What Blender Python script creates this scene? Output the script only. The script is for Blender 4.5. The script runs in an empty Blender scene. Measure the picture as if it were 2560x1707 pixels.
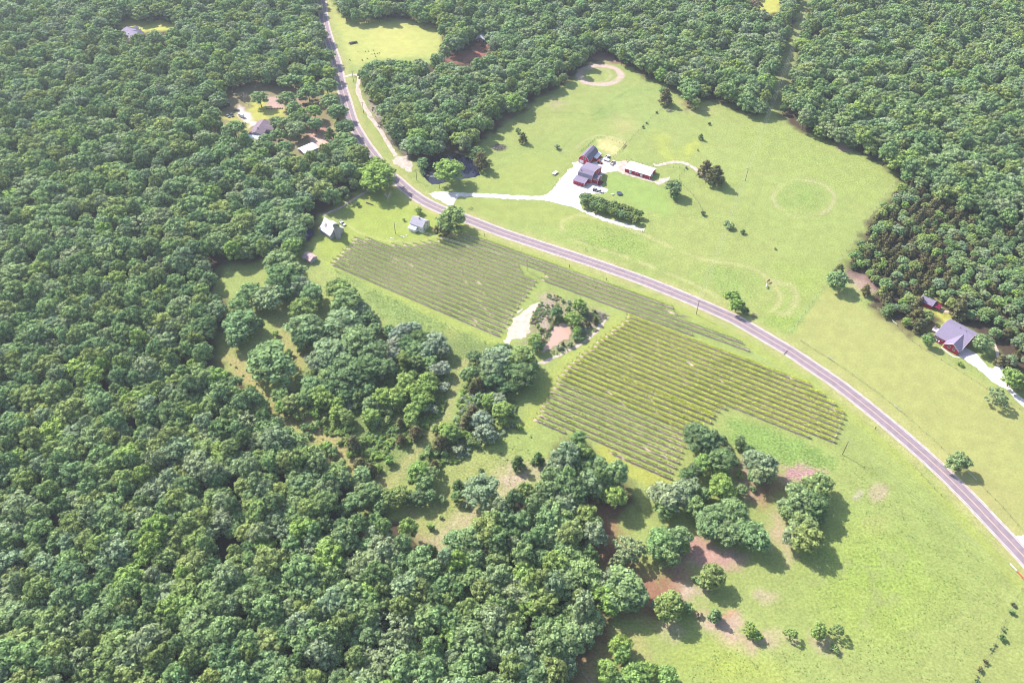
import bpy, bmesh, math, random
import numpy as np
from mathutils import Vector, Matrix
C = bpy.context.scene.collection
scene = bpy.context.scene
rnd = random.Random(7); rng = np.random.default_rng(7)
R = math.radians

# ---------------------------------------------------------------- camera, sky, sun, exposure
H_CAM = 300.0; PITCH = R(45.0); FPX = 2000.0; CX, CY = 1280.0, 853.5
cam = bpy.data.cameras.new('camera'); co = bpy.data.objects.new('camera', cam); C.objects.link(co)
co.location = (0, 0, H_CAM); co.rotation_euler = (R(90) - PITCH, 0, 0)
cam.sensor_width = 36; cam.lens = FPX / 2560 * 36; cam.clip_start = 1; cam.clip_end = 20000
scene.camera = co
HAZE = .00012
SUN_EL = R(40); SUN_AZ = R(137)           # direction the sun stands in, from +X
world = bpy.data.worlds.new('World'); scene.world = world; world.use_nodes = True
wn = world.node_tree.nodes; wl = world.node_tree.links
bg = wn['Background']; sky = wn.new('ShaderNodeTexSky'); sky.sky_type = 'NISHITA'; sky.sun_disc = False
sky.sun_elevation = SUN_EL; sky.sun_rotation = R(90) - SUN_AZ
sky.dust_density = 1.5; sky.air_density = 1.2
wl.new(sky.outputs[0], bg.inputs[0]); bg.inputs[1].default_value = 0.13
sl = bpy.data.lights.new('sun', 'SUN'); sl.energy = 5.0; sl.angle = R(0.5); sl.color = (1.0, 0.94, 0.87)
so = bpy.data.objects.new('sun', sl); C.objects.link(so)
sdir = Vector((math.cos(SUN_EL) * math.cos(SUN_AZ), math.cos(SUN_EL) * math.sin(SUN_AZ), math.sin(SUN_EL)))
so.rotation_euler = (-sdir).to_track_quat('-Z', 'Y').to_euler(); so.location = sdir * 900
scene.view_settings.view_transform = 'Standard'; scene.view_settings.look = 'None'
scene.view_settings.exposure = 0.88; scene.view_settings.gamma = 1
scene.render.engine = 'CYCLES'; scene.cycles.pixel_filter_type = 'BLACKMAN_HARRIS'; scene.cycles.filter_width = 1.0
scene.cycles.max_bounces = 4; scene.cycles.diffuse_bounces = 2; scene.cycles.glossy_bounces = 1
scene.cycles.transmission_bounces = 2; scene.cycles.volume_bounces = 0; scene.cycles.transparent_max_bounces = 4

# ---------------------------------------------------------------- picture measurements -> places on the ground
CR = dict(D=(0, 0, .91875), T=(0, 0, 2.735), C2=(700, 0, 2.735), C3=(1400, 0, 2.0276), C4=(700, 440, 2.735), C5=(1300, 560, 2.735),
          C6=(1960, 400, 2.24), L1=(0, 570, 2.735), L2=(0, 1137, 2.735), M=(560, 700, 2.735), B=(860, 1137, 2.735), R5=(1700, 1137, 2.735),
          FA=(1380, 340, 7.84), YA=(760, 500, 5.88), RH=(2280, 720, 5.225), WH=(540, 210, 9.046), N=(1380, 0, 3.92), PN=(1300, 700, 7.84),
          S3=(740, 500, 7.84), G7=(1640, 1050, 4.48), H8=(560, 700, 5.227), A=(830, 590, 3.355), Bc=(1140, 600, 3.355), E=(1100, 540, 4.48),
          K=(1320, 800, 3.355), J=(1720, 860, 3.355), Q=(1500, 1000, 4.48), U=(860, 90, 16.8), V=(2300, 960, 9.046), W=(2000, 780, 7.129),
          S6=(2380, 1330, 4.16), S=(0, 0, 1), HS=(1880, 670, 22.4), T3=(720, 260, 11.2), UL=(260, 20, 11.76), CB=(1160, 60, 15.68))
def px(cr, x, y):
    a = CR[cr]; return a[0] + x / a[2], a[1] + y / a[2]
def G(x, y, z=0.0):
    xc = x - CX; yc = y - CY; s = FPX * math.sin(PITCH) + yc * math.cos(PITCH)
    return Vector((xc / s * (H_CAM - z), (FPX * math.cos(PITCH) - yc * math.sin(PITCH)) / s * (H_CAM - z), z))
def P(cr, x, y, z=0.0): return G(*px(cr, x, y), z)
def SC(y): return (FPX * math.sin(PITCH) + (y - CY) * math.cos(PITCH)) / H_CAM      # photo px per metre at a row
def proj(X, Y, Z=0.0):
    d = Y * math.cos(PITCH) + (H_CAM - Z) * math.sin(PITCH); up = Y * math.sin(PITCH) - (H_CAM - Z) * math.cos(PITCH)
    return CX + FPX * X / d, CY - FPX * up / d
def gp(cr, pts, z=0.0): return [tuple(P(cr, x, y, z)[:2]) for x, y in pts]
def mix_path(*segs, z=0.0):
    o = []
    for cr, pts in segs: o += gp(cr, pts, z)
    return o
def inside(poly, x, y):
    x = np.asarray(x, float); y = np.asarray(y, float); c = np.zeros(x.shape, bool); n = len(poly)
    for i in range(n):
        x1, y1 = poly[i]; x2, y2 = poly[(i + 1) % n]
        if y1 == y2: continue
        m = ((y1 > y) != (y2 > y)) & (x < (x2 - x1) * (y - y1) / (y2 - y1) + x1); c ^= m
    return c
def segdist(pts, x, y, closed=False):
    x = np.asarray(x, float); y = np.asarray(y, float); d = np.full(x.shape, 1e9); n = len(pts)
    for i in range(n if closed else n - 1):
        x1, y1 = pts[i]; x2, y2 = pts[(i + 1) % n]; dx, dy = x2 - x1, y2 - y1; L = dx * dx + dy * dy + 1e-9
        t = np.clip(((x - x1) * dx + (y - y1) * dy) / L, 0, 1); d = np.minimum(d, np.hypot(x - x1 - t * dx, y - y1 - t * dy))
    return d
def smooth(pts, n=8):
    p = [np.array(q[:2], float) for q in pts]; p = [2 * p[0] - p[1]] + p + [2 * p[-1] - p[-2]]; o = []
    for i in range(1, len(p) - 2):
        for k in range(n):
            t = k / n; a, b, c, d = p[i - 1:i + 3]
            o.append(.5 * ((2 * b) + (c - a) * t + (2 * a - 5 * b + 4 * c - d) * t * t + (3 * b - a - 3 * c + d) * t ** 3))
    o.append(p[-2]); return [tuple(q) for q in o]
def vnoise(x, y, s, seed=0):
    r = np.random.default_rng(seed); g = r.random((256, 256)); x = np.asarray(x) / s; y = np.asarray(y) / s
    xi = np.floor(x).astype(int); yi = np.floor(y).astype(int); fx = x - xi; fy = y - yi
    fx = fx * fx * (3 - 2 * fx); fy = fy * fy * (3 - 2 * fy)
    a = g[xi % 256, yi % 256]; b = g[(xi + 1) % 256, yi % 256]; c = g[xi % 256, (yi + 1) % 256]; d = g[(xi + 1) % 256, (yi + 1) % 256]
    return (a * (1 - fx) + b * fx) * (1 - fy) + (c * (1 - fx) + d * fx) * fy

# ---------------------------------------------------------------- materials
def mat(name, col, rough=.8, noise=None, metal=0.0, spec=.3, bump=0.0):
    m = bpy.data.materials.new(name); m.use_nodes = True; nt = m.node_tree; b = nt.nodes['Principled BSDF']
    b.inputs['Base Color'].default_value = (*col, 1); b.inputs['Roughness'].default_value = rough
    b.inputs['Metallic'].default_value = metal; b.inputs['Specular IOR Level'].default_value = spec
    if noise:
        sc, amt = noise; tc = nt.nodes.new('ShaderNodeTexCoord'); n = nt.nodes.new('ShaderNodeTexNoise'); n.inputs['Scale'].default_value = sc
        n.inputs['Detail'].default_value = 4; r = nt.nodes.new('ShaderNodeValToRGB')
        r.color_ramp.elements[0].position = .3; r.color_ramp.elements[1].position = .7
        r.color_ramp.elements[0].color = (*[c * (1 - amt) for c in col], 1); r.color_ramp.elements[1].color = (*[min(1, c * (1 + amt)) for c in col], 1)
        nt.links.new(tc.outputs['Object'], n.inputs['Vector']); nt.links.new(n.outputs[0], r.inputs[0]); nt.links.new(r.outputs[0], b.inputs['Base Color'])
        if bump:
            bp = nt.nodes.new('ShaderNodeBump'); bp.inputs['Strength'].default_value = bump; bp.inputs['Distance'].default_value = .1
            nt.links.new(n.outputs[0], bp.inputs['Height']); nt.links.new(bp.outputs[0], b.inputs['Normal'])
    return m
M = {}
M['asphalt'] = mat('asphalt', (.245, .195, .225), .85, (.35, .14))
M['line_white'] = mat('line_white', (.75, .68, .66), .7)
M['line_yellow'] = mat('line_yellow', (.72, .48, .34), .7)
M['gravel'] = mat('white_gravel', (.62, .57, .56), .95, (.3, .16))
M['sand'] = mat('sand', (.50, .41, .34), .95, (.3, .2))
M['concrete'] = mat('concrete', (.58, .50, .52), .9, (.6, .1))
M['dirt'] = mat('dirt', (.47, .38, .33), .95, (.4, .25))
M['vine_soil'] = mat('vine_soil', (.53, .385, .34), .95, (.9, .3))
M['shingle'] = mat('grey_shingle', (.17, .15, .215), .9, (1.5, .15))
M['shingle_pale'] = mat('pale_shingle', (.225, .19, .275), .9, (1.5, .12))
M['shingle_light'] = mat('light_lilac_shingle', (.38, .355, .42), .9, (1.5, .12))
M['shingle_brown'] = mat('brown_shingle', (.20, .15, .185), .9, (1.5, .2))
M['red'] = mat('red_siding', (.40, .022, .06), .6, (3, .15))
M['red_dark'] = mat('dark_red_siding', (.17, .012, .04), .6, (3, .15))
M['white_metal'] = mat('white_metal_roof', (.68, .68, .72), .5, (1.2, .05))
M['white_wood'] = mat('weathered_white_wood', (.40, .375, .41), .8, (1.5, .2))
M['white'] = mat('white_paint', (.72, .72, .74), .5)
M['rust'] = mat('rusty_tin', (.48, .33, .33), .7, (1.0, .35))
M['silo'] = mat('silo_staves', (.36, .32, .35), .8, (2.5, .25))
M['glass'] = mat('dark_glass', (.02, .025, .04), .15, spec=.6)
M['dark'] = mat('dark_paint', (.02, .02, .03), .5)
M['rubber'] = mat('rubber', (.015, .015, .015), .9)
M['tarp'] = mat('blue_tarp', (.035, .04, .16), .7, (1, .2))
M['orange'] = mat('orange_paint', (.55, .13, .06), .5)
M['redpaint'] = mat('red_paint', (.45, .03, .05), .5)
M['car_white'] = mat('white_car_paint', (.70, .70, .72), .35, spec=.5)
M['car_grey'] = mat('grey_car_paint', (.18, .18, .24), .35, spec=.5)
M['car_dark'] = mat('dark_car_paint', (.03, .03, .045), .35, spec=.5)
M['car_beige'] = mat('beige_car_paint', (.52, .45, .40), .4, spec=.5)
M['wood'] = mat('post_wood', (.17, .12, .09), .9, (3, .3))
M['rail'] = mat('pale_rail_wood', (.45, .47, .34), .8, (3, .2))
M['bark'] = mat('bark', (.10, .075, .06), .95, (3, .3))
M['deadwood'] = mat('dead_wood', (.36, .30, .31), .9, (3, .3))
M['wire'] = mat('wire', (.35, .36, .33), .5, metal=.6)
M['water_dark'] = mat('dark_pond_water', (.012, .014, .035), .06, spec=.5)
M['water_mud'] = mat('muddy_pond_water', (.44, .30, .24), .12, spec=.4)
M['hay'] = mat('dry_hay', (.40, .34, .17), .95, (2, .3))
M['horse_brown'] = mat('chestnut_coat', (.14, .05, .03), .7)
M['horse_white'] = mat('cream_coat', (.72, .68, .52), .7)
M['tramp'] = mat('trampoline_mat', (.05, .06, .12), .6)
M['stone'] = mat('pale_stone', (.55, .5, .48), .9, (2, .2))

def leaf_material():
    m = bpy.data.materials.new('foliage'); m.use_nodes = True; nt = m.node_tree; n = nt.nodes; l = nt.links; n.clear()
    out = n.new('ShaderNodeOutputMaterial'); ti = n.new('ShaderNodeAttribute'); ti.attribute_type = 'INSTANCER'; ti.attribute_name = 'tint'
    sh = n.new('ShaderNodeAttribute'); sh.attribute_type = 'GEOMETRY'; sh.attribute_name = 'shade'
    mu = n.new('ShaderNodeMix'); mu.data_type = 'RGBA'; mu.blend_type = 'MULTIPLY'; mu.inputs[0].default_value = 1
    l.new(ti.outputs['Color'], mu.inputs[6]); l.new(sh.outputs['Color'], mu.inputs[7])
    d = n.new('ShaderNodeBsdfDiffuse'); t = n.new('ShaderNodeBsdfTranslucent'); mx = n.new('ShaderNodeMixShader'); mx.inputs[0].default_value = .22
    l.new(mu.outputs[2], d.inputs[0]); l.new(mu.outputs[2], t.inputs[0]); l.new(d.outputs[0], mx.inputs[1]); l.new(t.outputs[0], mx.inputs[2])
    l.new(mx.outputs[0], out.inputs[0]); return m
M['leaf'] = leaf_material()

# ---------------------------------------------------------------- object helpers
def tag(o, label=None, cat=None, group=None, kind=None):
    if label: o['label'] = label
    if cat: o['category'] = cat
    if group: o['group'] = group
    if kind: o['kind'] = kind
    return o
def empty(name, loc, rz, label, cat, group=None):
    o = bpy.data.objects.new(name, None); C.objects.link(o); o.location = loc; o.rotation_euler = (0, 0, rz); o.empty_display_size = .5
    return tag(o, label, cat, group)
def link(name, me, m, parent=None):
    if m is not None: me.materials.append(M[m] if isinstance(m, str) else m)
    o = bpy.data.objects.new(name, me); C.objects.link(o); o.parent = parent; return o
class MB:
    def __init__(s): s.v = []; s.f = []
    def add(s, v, f):
        k = len(s.v); s.v += [tuple(q) for q in v]; s.f += [tuple(i + k for i in q) for q in f]; return s
    def box(s, x0, x1, y0, y1, z0, z1):
        return s.add([(x0, y0, z0), (x1, y0, z0), (x1, y1, z0), (x0, y1, z0), (x0, y0, z1), (x1, y0, z1), (x1, y1, z1), (x0, y1, z1)],
                     [(0, 3, 2, 1), (4, 5, 6, 7), (0, 1, 5, 4), (1, 2, 6, 5), (2, 3, 7, 6), (3, 0, 4, 7)])
    def tube(s, a, b, r0, r1=None, n=6):
        a = Vector(a); b = Vector(b); r1 = r0 if r1 is None else r1; d = (b - a).normalized(); u = d.orthogonal().normalized(); w = d.cross(u)
        v = [a + (u * math.cos(k * 2 * math.pi / n) + w * math.sin(k * 2 * math.pi / n)) * r0 for k in range(n)] + [b + (u * math.cos(k * 2 * math.pi / n) + w * math.sin(k * 2 * math.pi / n)) * r1 for k in range(n)]
        return s.add(v, [(k, (k + 1) % n, n + (k + 1) % n, n + k) for k in range(n)] + [tuple(range(n))[::-1], tuple(range(n, 2 * n))])
    def slab(s, quad, th):                              # a quad thickened downwards
        v = [Vector(q) for q in quad]; n = (v[1] - v[0]).cross(v[2] - v[0]).normalized(); n = n if n.z > 0 else -n
        return s.add(v + [q - n * th for q in v], [(0, 1, 2, 3), (7, 6, 5, 4), (0, 4, 5, 1), (1, 5, 6, 2), (2, 6, 7, 3), (3, 7, 4, 0)])
    def build(s, name, m, parent=None, smooth=False):
        me = bpy.data.meshes.new(name); me.from_pydata(s.v, [], s.f)
        bm = bmesh.new(); bm.from_mesh(me); bmesh.ops.recalc_face_normals(bm, faces=bm.faces); bm.to_mesh(me); bm.free()
        if smooth: me.polygons.foreach_set('use_smooth', [True] * len(me.polygons))
        return link(name, me, m, parent)
def sheet(name, poly, z, m, label=None, jitter=0.0, step=1.5):
    pts = []
    n = len(poly)
    for i in range(n):
        a = np.array(poly[i]); b = np.array(poly[(i + 1) % n]); k = max(1, int(np.hypot(*(b - a)) / step)) if jitter else 1
        for j in range(k): pts.append(a + (b - a) * j / k + (rng.normal(0, jitter, 2) if jitter else 0))
    bm = bmesh.new(); vs = [bm.verts.new((p[0], p[1], z)) for p in pts]; f = bm.faces.new(vs); f.normal_update()
    if f.normal.z < 0: f.normal_flip()
    bmesh.ops.triangulate(bm, faces=[f]); me = bpy.data.meshes.new(name); bm.to_mesh(me); bm.free()
    return tag(link(name, me, m), label, kind='structure')
def ribbon(name, path, w, z, m, jitter=0.0, off=0.0):
    mb = MB(); p = [np.array(q) for q in path]; v = []
    for i, q in enumerate(p):
        d = p[min(i + 1, len(p) - 1)] - p[max(i - 1, 0)]; d = d / (np.hypot(*d) + 1e-9); nrm = np.array([-d[1], d[0]])
        wl_ = w / 2 + (abs(rnd.gauss(0, jitter)) if jitter else 0); wr_ = w / 2 + (abs(rnd.gauss(0, jitter)) if jitter else 0)
        a = q + nrm * (off + wl_); b = q + nrm * (off - wr_); v += [(a[0], a[1], z), (b[0], b[1], z)]
    mb.add(v, [(2 * i + 1, 2 * i + 3, 2 * i + 2, 2 * i) for i in range(len(p) - 1)])
    o = mb.build(name, m); return tag(o, kind='structure')

# ---------------------------------------------------------------- road
road = gp('D', [(722, -60), (738, 0), (744.8, 55 * .92), (754.2, 88), (772, 141), (782, 188), (796, 235), (812, 285), (835.8, 325.6), (849.4, 345), (861.6, 361), (885, 391), (917, 419),
                (945, 443), (979, 465), (1020, 484), (1070, 502), (1147, 532), (1248, 566), (1360, 603), (1470, 641.4), (1568.6, 680.8), (1653.8, 717.6), (1698, 739), (1799, 798),
                (1819, 810), (1900, 865), (1924.7, 882), (1984, 928), (2050, 982), (2123, 1045), (2177, 1095), (2234, 1152), (2273.7, 1194.4), (2343, 1268), (2440, 1375)])
road = smooth(road, 6)
ribbon('road_shoulder', road, 8.6, .03, 'dirt', .12)
ribbon('road', road, 6.9, .05, 'asphalt')
lines = MB()
def line_strip(off, w, z=.065):
    p = [np.array(q) for q in road]; v = []
    for i, q in enumerate(p):
        d = p[min(i + 1, len(p) - 1)] - p[max(i - 1, 0)]; d = d / np.hypot(*d); nr = np.array([-d[1], d[0]])
        v += [(*(q + nr * (off + w / 2)), z), (*(q + nr * (off - w / 2)), z)]
    return v, [(2 * i + 1, 2 * i + 3, 2 * i + 2, 2 * i) for i in range(len(p) - 1)]
lines.add(*line_strip(3.15, .17)).add(*line_strip(-3.15, .17)); tag(lines.build('road_edge_line', 'line_white'), kind='structure')
cl = MB(); cl.add(*line_strip(.17, .14)).add(*line_strip(-.17, .14)); tag(cl.build('road_centre_line', 'line_yellow'), kind='structure')

# driveways and yards
apron = mix_path(('C4', [(1010, 122), (1060, 110), (1110, 106), (1200, 112), (1340, 118), (1560, 129), (1780, 140), (1815, 130), (1860, 100), (1895, 50), (1925, 10)]),
                 ('FA', [(0, 1060), (130, 890), (280, 730), (300, 660), (420, 620), (400, 530), (540, 500), (700, 560), (900, 480), (1000, 420), (1040, 470), (1180, 500), (1290, 500), (1480, 560), (1450, 640), (1400, 690), (1280, 690),
                         (1100, 720), (980, 760), (960, 860), (960, 980), (1100, 1060), (1080, 1090), (1000, 1130), (640, 1140), (560, 1200), (540, 1330), (620, 1450), (900, 1545)]),
                 ('C5', [(600, -35), (740, 0), (850, 35), (840, 50), (720, 20), (560, -25)]),
                 ('FA', [(420, 1400), (0, 1290)]),
                 ('C4', [(1800, 165), (1560, 157), (1330, 142), (1225, 140), (1200, 165), (1180, 205), (1150, 200)]))
sheet('gravel_driveway', apron, .04, 'gravel', 'white gravel driveway and farmyard', .35)
sheet('shed_gravel', gp('FA', [(1290, 500), (1480, 480), (1430, 640), (1500, 700), (1900, 850), (2060, 900), (2190, 830), (2300, 800), (2300, 840), (2210, 920), (2080, 960), (1900, 890), (1400, 750), (1270, 700)]), .044, 'dirt', jitter=.4)
ribbon('pasture_path', smooth(gp('C3', [(470, 835), (500, 838), (540, 828), (600, 822), (650, 835), (690, 860), (720, 890), (755, 925)]), 5), 2.2, .035, 'dirt', .4)
sheet('house_driveway', gp('RH', [(590, 850), (690, 775), (870, 880), (885, 910), (1000, 1030), (1040, 1060), (1100, 1010), (1110, 930), (1160, 930), (1180, 1010), (1200, 1080), (1210, 1190), (1270, 1290), (1400, 1400), (1640, 1620), (1600, 1680), (1380, 1480), (1240, 1330), (1060, 1230), (960, 1130), (840, 1040), (690, 940), (620, 900)]), .04, 'gravel', 'pale gravel drive of the red house', .25)
sheet('house_driveway_slab', gp('RH', [(600, 845), (690, 770), (860, 868), (880, 905), (760, 880), (690, 935)]), .05, 'concrete')
ribbon('house_back_track', smooth(gp('RH', [(1120, 900), (1100, 790), (1040, 690)]), 4), 1.3, .035, 'dirt', .3)
ribbon('house_shed_track', smooth(gp('RH', [(300, 200), (400, 290), (470, 310), (560, 360), (640, 400)]), 4), 1.6, .035, 'dirt', .3)
sheet('roadside_driveway', gp('R5', [(2290, 562), (2352, 545), (2480, 530), (2480, 680), (2380, 640)]), .04, 'gravel', jitter=.2)
ribbon('house_front_path', smooth(gp('RH', [(380, 770), (440, 820), (540, 890), (620, 905)]), 4), .9, .04, 'concrete')
sheet('dirt_lot', gp('Bc', [(705, 520), (695, 560), (640, 625), (612, 680), (618, 760), (590, 810), (540, 830), (470, 835), (425, 890), (415, 870), (412, 820), (430, 745), (480, 690), (500, 645), (550, 610), (600, 565), (650, 535)]), .04, 'sand', 'pale bare sandy lot beside the muddy pond', .5)
sheet('dirt_lot_patch', gp('Bc', [(560, 568), (552, 590), (520, 615), (508, 618), (520, 595)]), .04, 'sand', jitter=.2)
ribbon('pond_track', smooth(gp('C4', [(1545, 1120), (1565, 1190), (1600, 1230)]), 4), 2.2, .036, 'sand', .4)
ribbon('pond_rim_track', smooth(gp('C4', [(1705, 1280), (1800, 1275), (1870, 1240), (1960, 1200), (2100, 1120), (2180, 1040), (2240, 960)]), 4), 1.2, .034, 'dirt', .4)
ribbon('woods_track', smooth(gp('C2', [(445, 525), (500, 512), (540, 525), (530, 600), (560, 700), (620, 800), (690, 900), (750, 1000), (790, 1070)]), 5), 2.4, .035, 'dirt', .5)
sheet('roadside_clearing', gp('C2', [(800, 1070), (870, 1060), (905, 1120), (890, 1180), (850, 1160), (760, 1100)]), .037, 'dirt', jitter=.6)
ribbon('lane', smooth(gp('C4', [(660, 75), (560, 125), (480, 175), (400, 225), (300, 265)]), 4), 1.5, .035, 'dirt', .3)
# ponds
def pond(name, poly, m, lab): return sheet(name, poly, .06, m, lab, .3)
pond('dark_pond', gp('C2', [(1010, 1080), (1100, 1062), (1230, 1055), (1310, 1085), (1350, 1135), (1368, 1200), (1330, 1213), (1240, 1225), (1100, 1255), (1040, 1262), (990, 1220), (972, 1180), (990, 1110)]), 'water_dark', 'dark still pond with a round tree on its bank')
pond('muddy_pond', gp('PN', [(700, 860), (900, 850), (970, 900), (985, 1050), (960, 1150), (810, 1200), (690, 1280), (600, 1350), (430, 1430), (400, 1400), (480, 1300), (590, 1210), (590, 1060), (640, 950)]), 'water_mud', 'muddy pink-brown pond between the vineyard blocks')

# ---------------------------------------------------------------- woods outlines (as the canopy edge is seen, so at crown height)
def pf(*segs):      # polygon in photo px
    o = []
    for cr, pts in segs: o += [px(cr, x, y) for x, y in pts]
    return o
W_LEFT = pf(('D', [(-170, -70), (720, -70), (734, 0), (747, 60), (766, 140), (772, 168)]),
            ('T', [(2150, 545), (2110, 570), (1920, 560), (1850, 535), (1700, 520), (1640, 560), (1560, 640), (1500, 690), (1480, 760), (1520, 860), (1490, 900), (1500, 960), (1600, 950), (1690, 965), (1740, 945), (1860, 970), (1960, 1000), (2040, 1060), (2170, 1050), (2230, 1000), (2330, 960)]),
            ('D', [(836, 335), (845, 363), (838, 383), (828, 403), (804, 430), (771, 455), (727, 468), (718, 487), (724, 495), (712, 528), (690, 542), (658, 560), (620, 572), (560, 578), (505, 585), (497, 612), (480, 650), (514, 672), (511, 725), (487, 742),
                   (490, 775), (497, 810), (497, 836), (524, 840), (554, 860), (564, 880), (584, 890), (604, 910), (615, 943), (622, 950), (655, 967), (668, 984), (692, 994), (722, 1017), (766, 1029), (783, 1063), (807, 1103), (810, 1140), (790, 1186), (837, 1179),
                   (851, 1159), (891, 1169), (935, 1179), (951, 1203), (958, 1233), (978, 1263), (992, 1280), (998, 1260), (1025, 1233), (1086, 1216), (1103, 1189), (1126, 1156), (1146, 1129), (1207, 1112), (1250, 1092), (1262, 1050), (1278, 1010), (1300, 994), (1330, 993), (1355, 1010), (1365, 1035), (1400, 1055), (1412, 1075),
                   (1449, 1088), (1459, 1112), (1455, 1142), (1418, 1162), (1381, 1135), (1362, 1150), (1368, 1186), (1395, 1213), (1385, 1240), (1361, 1280), (1368, 1313), (1362, 1381), (1380, 1407), (1385, 1448), (1361, 1458), (1368, 1498), (1321, 1515), (1321, 1569), (1330, 1680), (-170, 1680)]))
HOLES = [pf(('T', [(800, 175), (850, 115), (950, 125), (1100, 135), (1200, 165), (1180, 215), (1060, 200), (1000, 215), (950, 260), (900, 255), (850, 215)])),
         pf(('C2', [(1325, 225), (1420, 225), (1440, 310), (1425, 370), (1240, 430), (1110, 400), (1250, 350), (1330, 330)])),
         pf(('D', [(1738, -30), (1728, 22), (1760, 33), (1792, 24), (1802, -30)])),
         pf(('D', [(2112, 672), (2150, 678), (2168, 718), (2200, 722), (2175, 738), (2140, 720)]))]
W_MID = pf(('D', [(1845, -70), (762, -70), (768, 0), (787, 30), (831, 37), (878, 30), (942, 25), (945, 40), (990, 42), (1000, 62), (1023, 80), (1010, 88), (1012, 110), (1005, 125), (945, 132), (890, 137), (850, 134), (825, 145), (820, 160), (832, 180), (845, 218), (865, 262), (892, 302), (922, 336), (945, 348), (989, 346),
                   (1046, 338), (1080, 334), (1095, 312), (1113, 296), (1147, 275), (1167, 252), (1207, 235), (1234, 202), (1275, 188), (1315, 161), (1342, 134), (1382, 116), (1408, 112), (1413, 124), (1455, 138), (1479, 161), (1526, 173), (1549, 194), (1563, 197), (1573, 220), (1580, 236), (1608, 232), (1618, 208), (1643, 213),
                   (1678, 220), (1690, 234), (1725, 243), (1755, 246), (1767, 230), (1779, 169), (1795, 141), (1807, 87), (1830, 45), (1840, 0)]))
W_RIGHT = pf(('D', [(2500, -70), (1872, -70), (1866, 0), (1853, 45), (1832, 91), (1825, 150), (1798, 204), (1798, 245), (1830, 274), (1875, 292), (1921, 310), (1952, 319), (1989, 337), (2047, 369), (2084, 399), (2110, 412), (2150, 440), (2200, 470), (2250, 500), (2352, 530), (2500, 560)]))
W_MIX = pf(('D', [(2500, 560), (2352, 530), (2250, 500), (2200, 470), (2150, 440), (2110, 412), (2075, 402), (2055, 437), (2026, 462), (1998, 503), (1977, 548), (1953, 589), (1948, 614), (1977, 622), (2010, 650), (2012, 690), (2022, 718), (2063, 737), (2100, 757), (2140, 748), (2160, 722), (2190, 716), (2231, 733), (2260, 749),
                   (2293, 778), (2305, 819), (2309, 840), (2340, 830), (2360, 880), (2500, 960)]))

# ---------------------------------------------------------------- ground sheet
xs = np.concatenate([[-6000, -3000, -1500, -900, -700], np.arange(-540, 541, 1.1), [700, 900, 1500, 3000, 6000]])
ys = np.concatenate([[-6000, -2000, -600, -100, 60], np.arange(95, 800, 1.1), [900, 1100, 1600, 3000, 9000]])
GX, GY = np.meshgrid(xs, ys); nx, ny = len(xs), len(ys)
col = np.empty((ny, nx, 4), np.float32)
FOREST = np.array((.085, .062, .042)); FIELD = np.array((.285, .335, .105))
WX = GX + (vnoise(GX, GY, 4, 3) - .5) * 5; WY = GY + (vnoise(GX, GY, 4, 4) - .5) * 5
n1 = vnoise(GX, GY, 35, 1) * .6 + vnoise(GX, GY, 9, 2) * .4; n2 = vnoise(GX, GY, 60, 5) * .6 + vnoise(GX, GY, 14, 6) * .4; n3 = vnoise(GX, GY, 3.1, 9)
base = FIELD * (0.95 + .10 * n1[..., None]); base = base + (n2[..., None] - .5) * np.array((.03, .0, .01))
col[..., :3] = base; col[..., 3] = .35
def paint(c, w, tuft=None):
    w = np.clip(w, 0, 1); col[..., :3] = col[..., :3] * (1 - w[..., None]) + np.array(c) * w[..., None]
    if tuft is not None: col[..., 3] = col[..., 3] * (1 - w) + tuft * w
def area(poly, c, s=1.0, soft=2.0, tuft=None, patch=0.0, seed=11):
    X = np.array([p[0] for p in poly]); Y = np.array([p[1] for p in poly]); m = 12
    i = np.where((xs > X.min() - m) & (xs < X.max() + m))[0]; j = np.where((ys > Y.min() - m) & (ys < Y.max() + m))[0]
    if len(i) == 0 or len(j) == 0: return
    sl_ = (slice(j[0], j[-1] + 1), slice(i[0], i[-1] + 1)); x = WX[sl_]; y = WY[sl_]
    ins = inside(poly, x, y); d = segdist(poly, x, y, True); w = np.where(ins, .5 + d / soft / 2, .5 - d / soft / 2); w = np.clip(w, 0, 1) * s
    if patch: w = w * np.clip((vnoise(x, y, 7, seed) * .6 + vnoise(x, y, 2.4, seed + 1) * .4 - patch) * 4 + .5, 0, 1)
    q = col[sl_]; q[..., :3] = q[..., :3] * (1 - w[..., None]) + np.array(c) * w[..., None]
    if tuft is not None: q[..., 3] = q[..., 3] * (1 - w) + tuft * w
def trail(path, width, c, s=1.0, soft=1.2, broken=0.0, seed=21):
    X = np.array([p[0] for p in path]); Y = np.array([p[1] for p in path]); m = width + 6
    i = np.where((xs > X.min() - m) & (xs < X.max() + m))[0]; j = np.where((ys > Y.min() - m) & (ys < Y.max() + m))[0]
    if len(i) == 0 or len(j) == 0: return
    sl_ = (slice(j[0], j[-1] + 1), slice(i[0], i[-1] + 1)); x = GX[sl_] * .7 + WX[sl_] * .3; y = GY[sl_] * .7 + WY[sl_] * .3
    d = segdist(path, x, y); w = np.clip((width / 2 + soft / 2 - d) / soft, 0, 1) * s
    if broken: w = w * np.clip((vnoise(x, y, 8, seed) - broken) * 4 + .5, 0, 1)
    q = col[sl_]; q[..., :3] = q[..., :3] * (1 - w[..., None]) + np.array(c) * w[..., None]
def ell(cr, x, y, rx, ry, n=28):
    a = CR[cr]; c = P(cr, x, y); ex = P(cr, x + rx, y) - c; ey = P(cr, x, y - ry) - c
    return [tuple((c + ex * math.cos(t) + ey * math.sin(t))[:2]) for t in np.linspace(0, 2 * math.pi, n, endpoint=False)]
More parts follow.
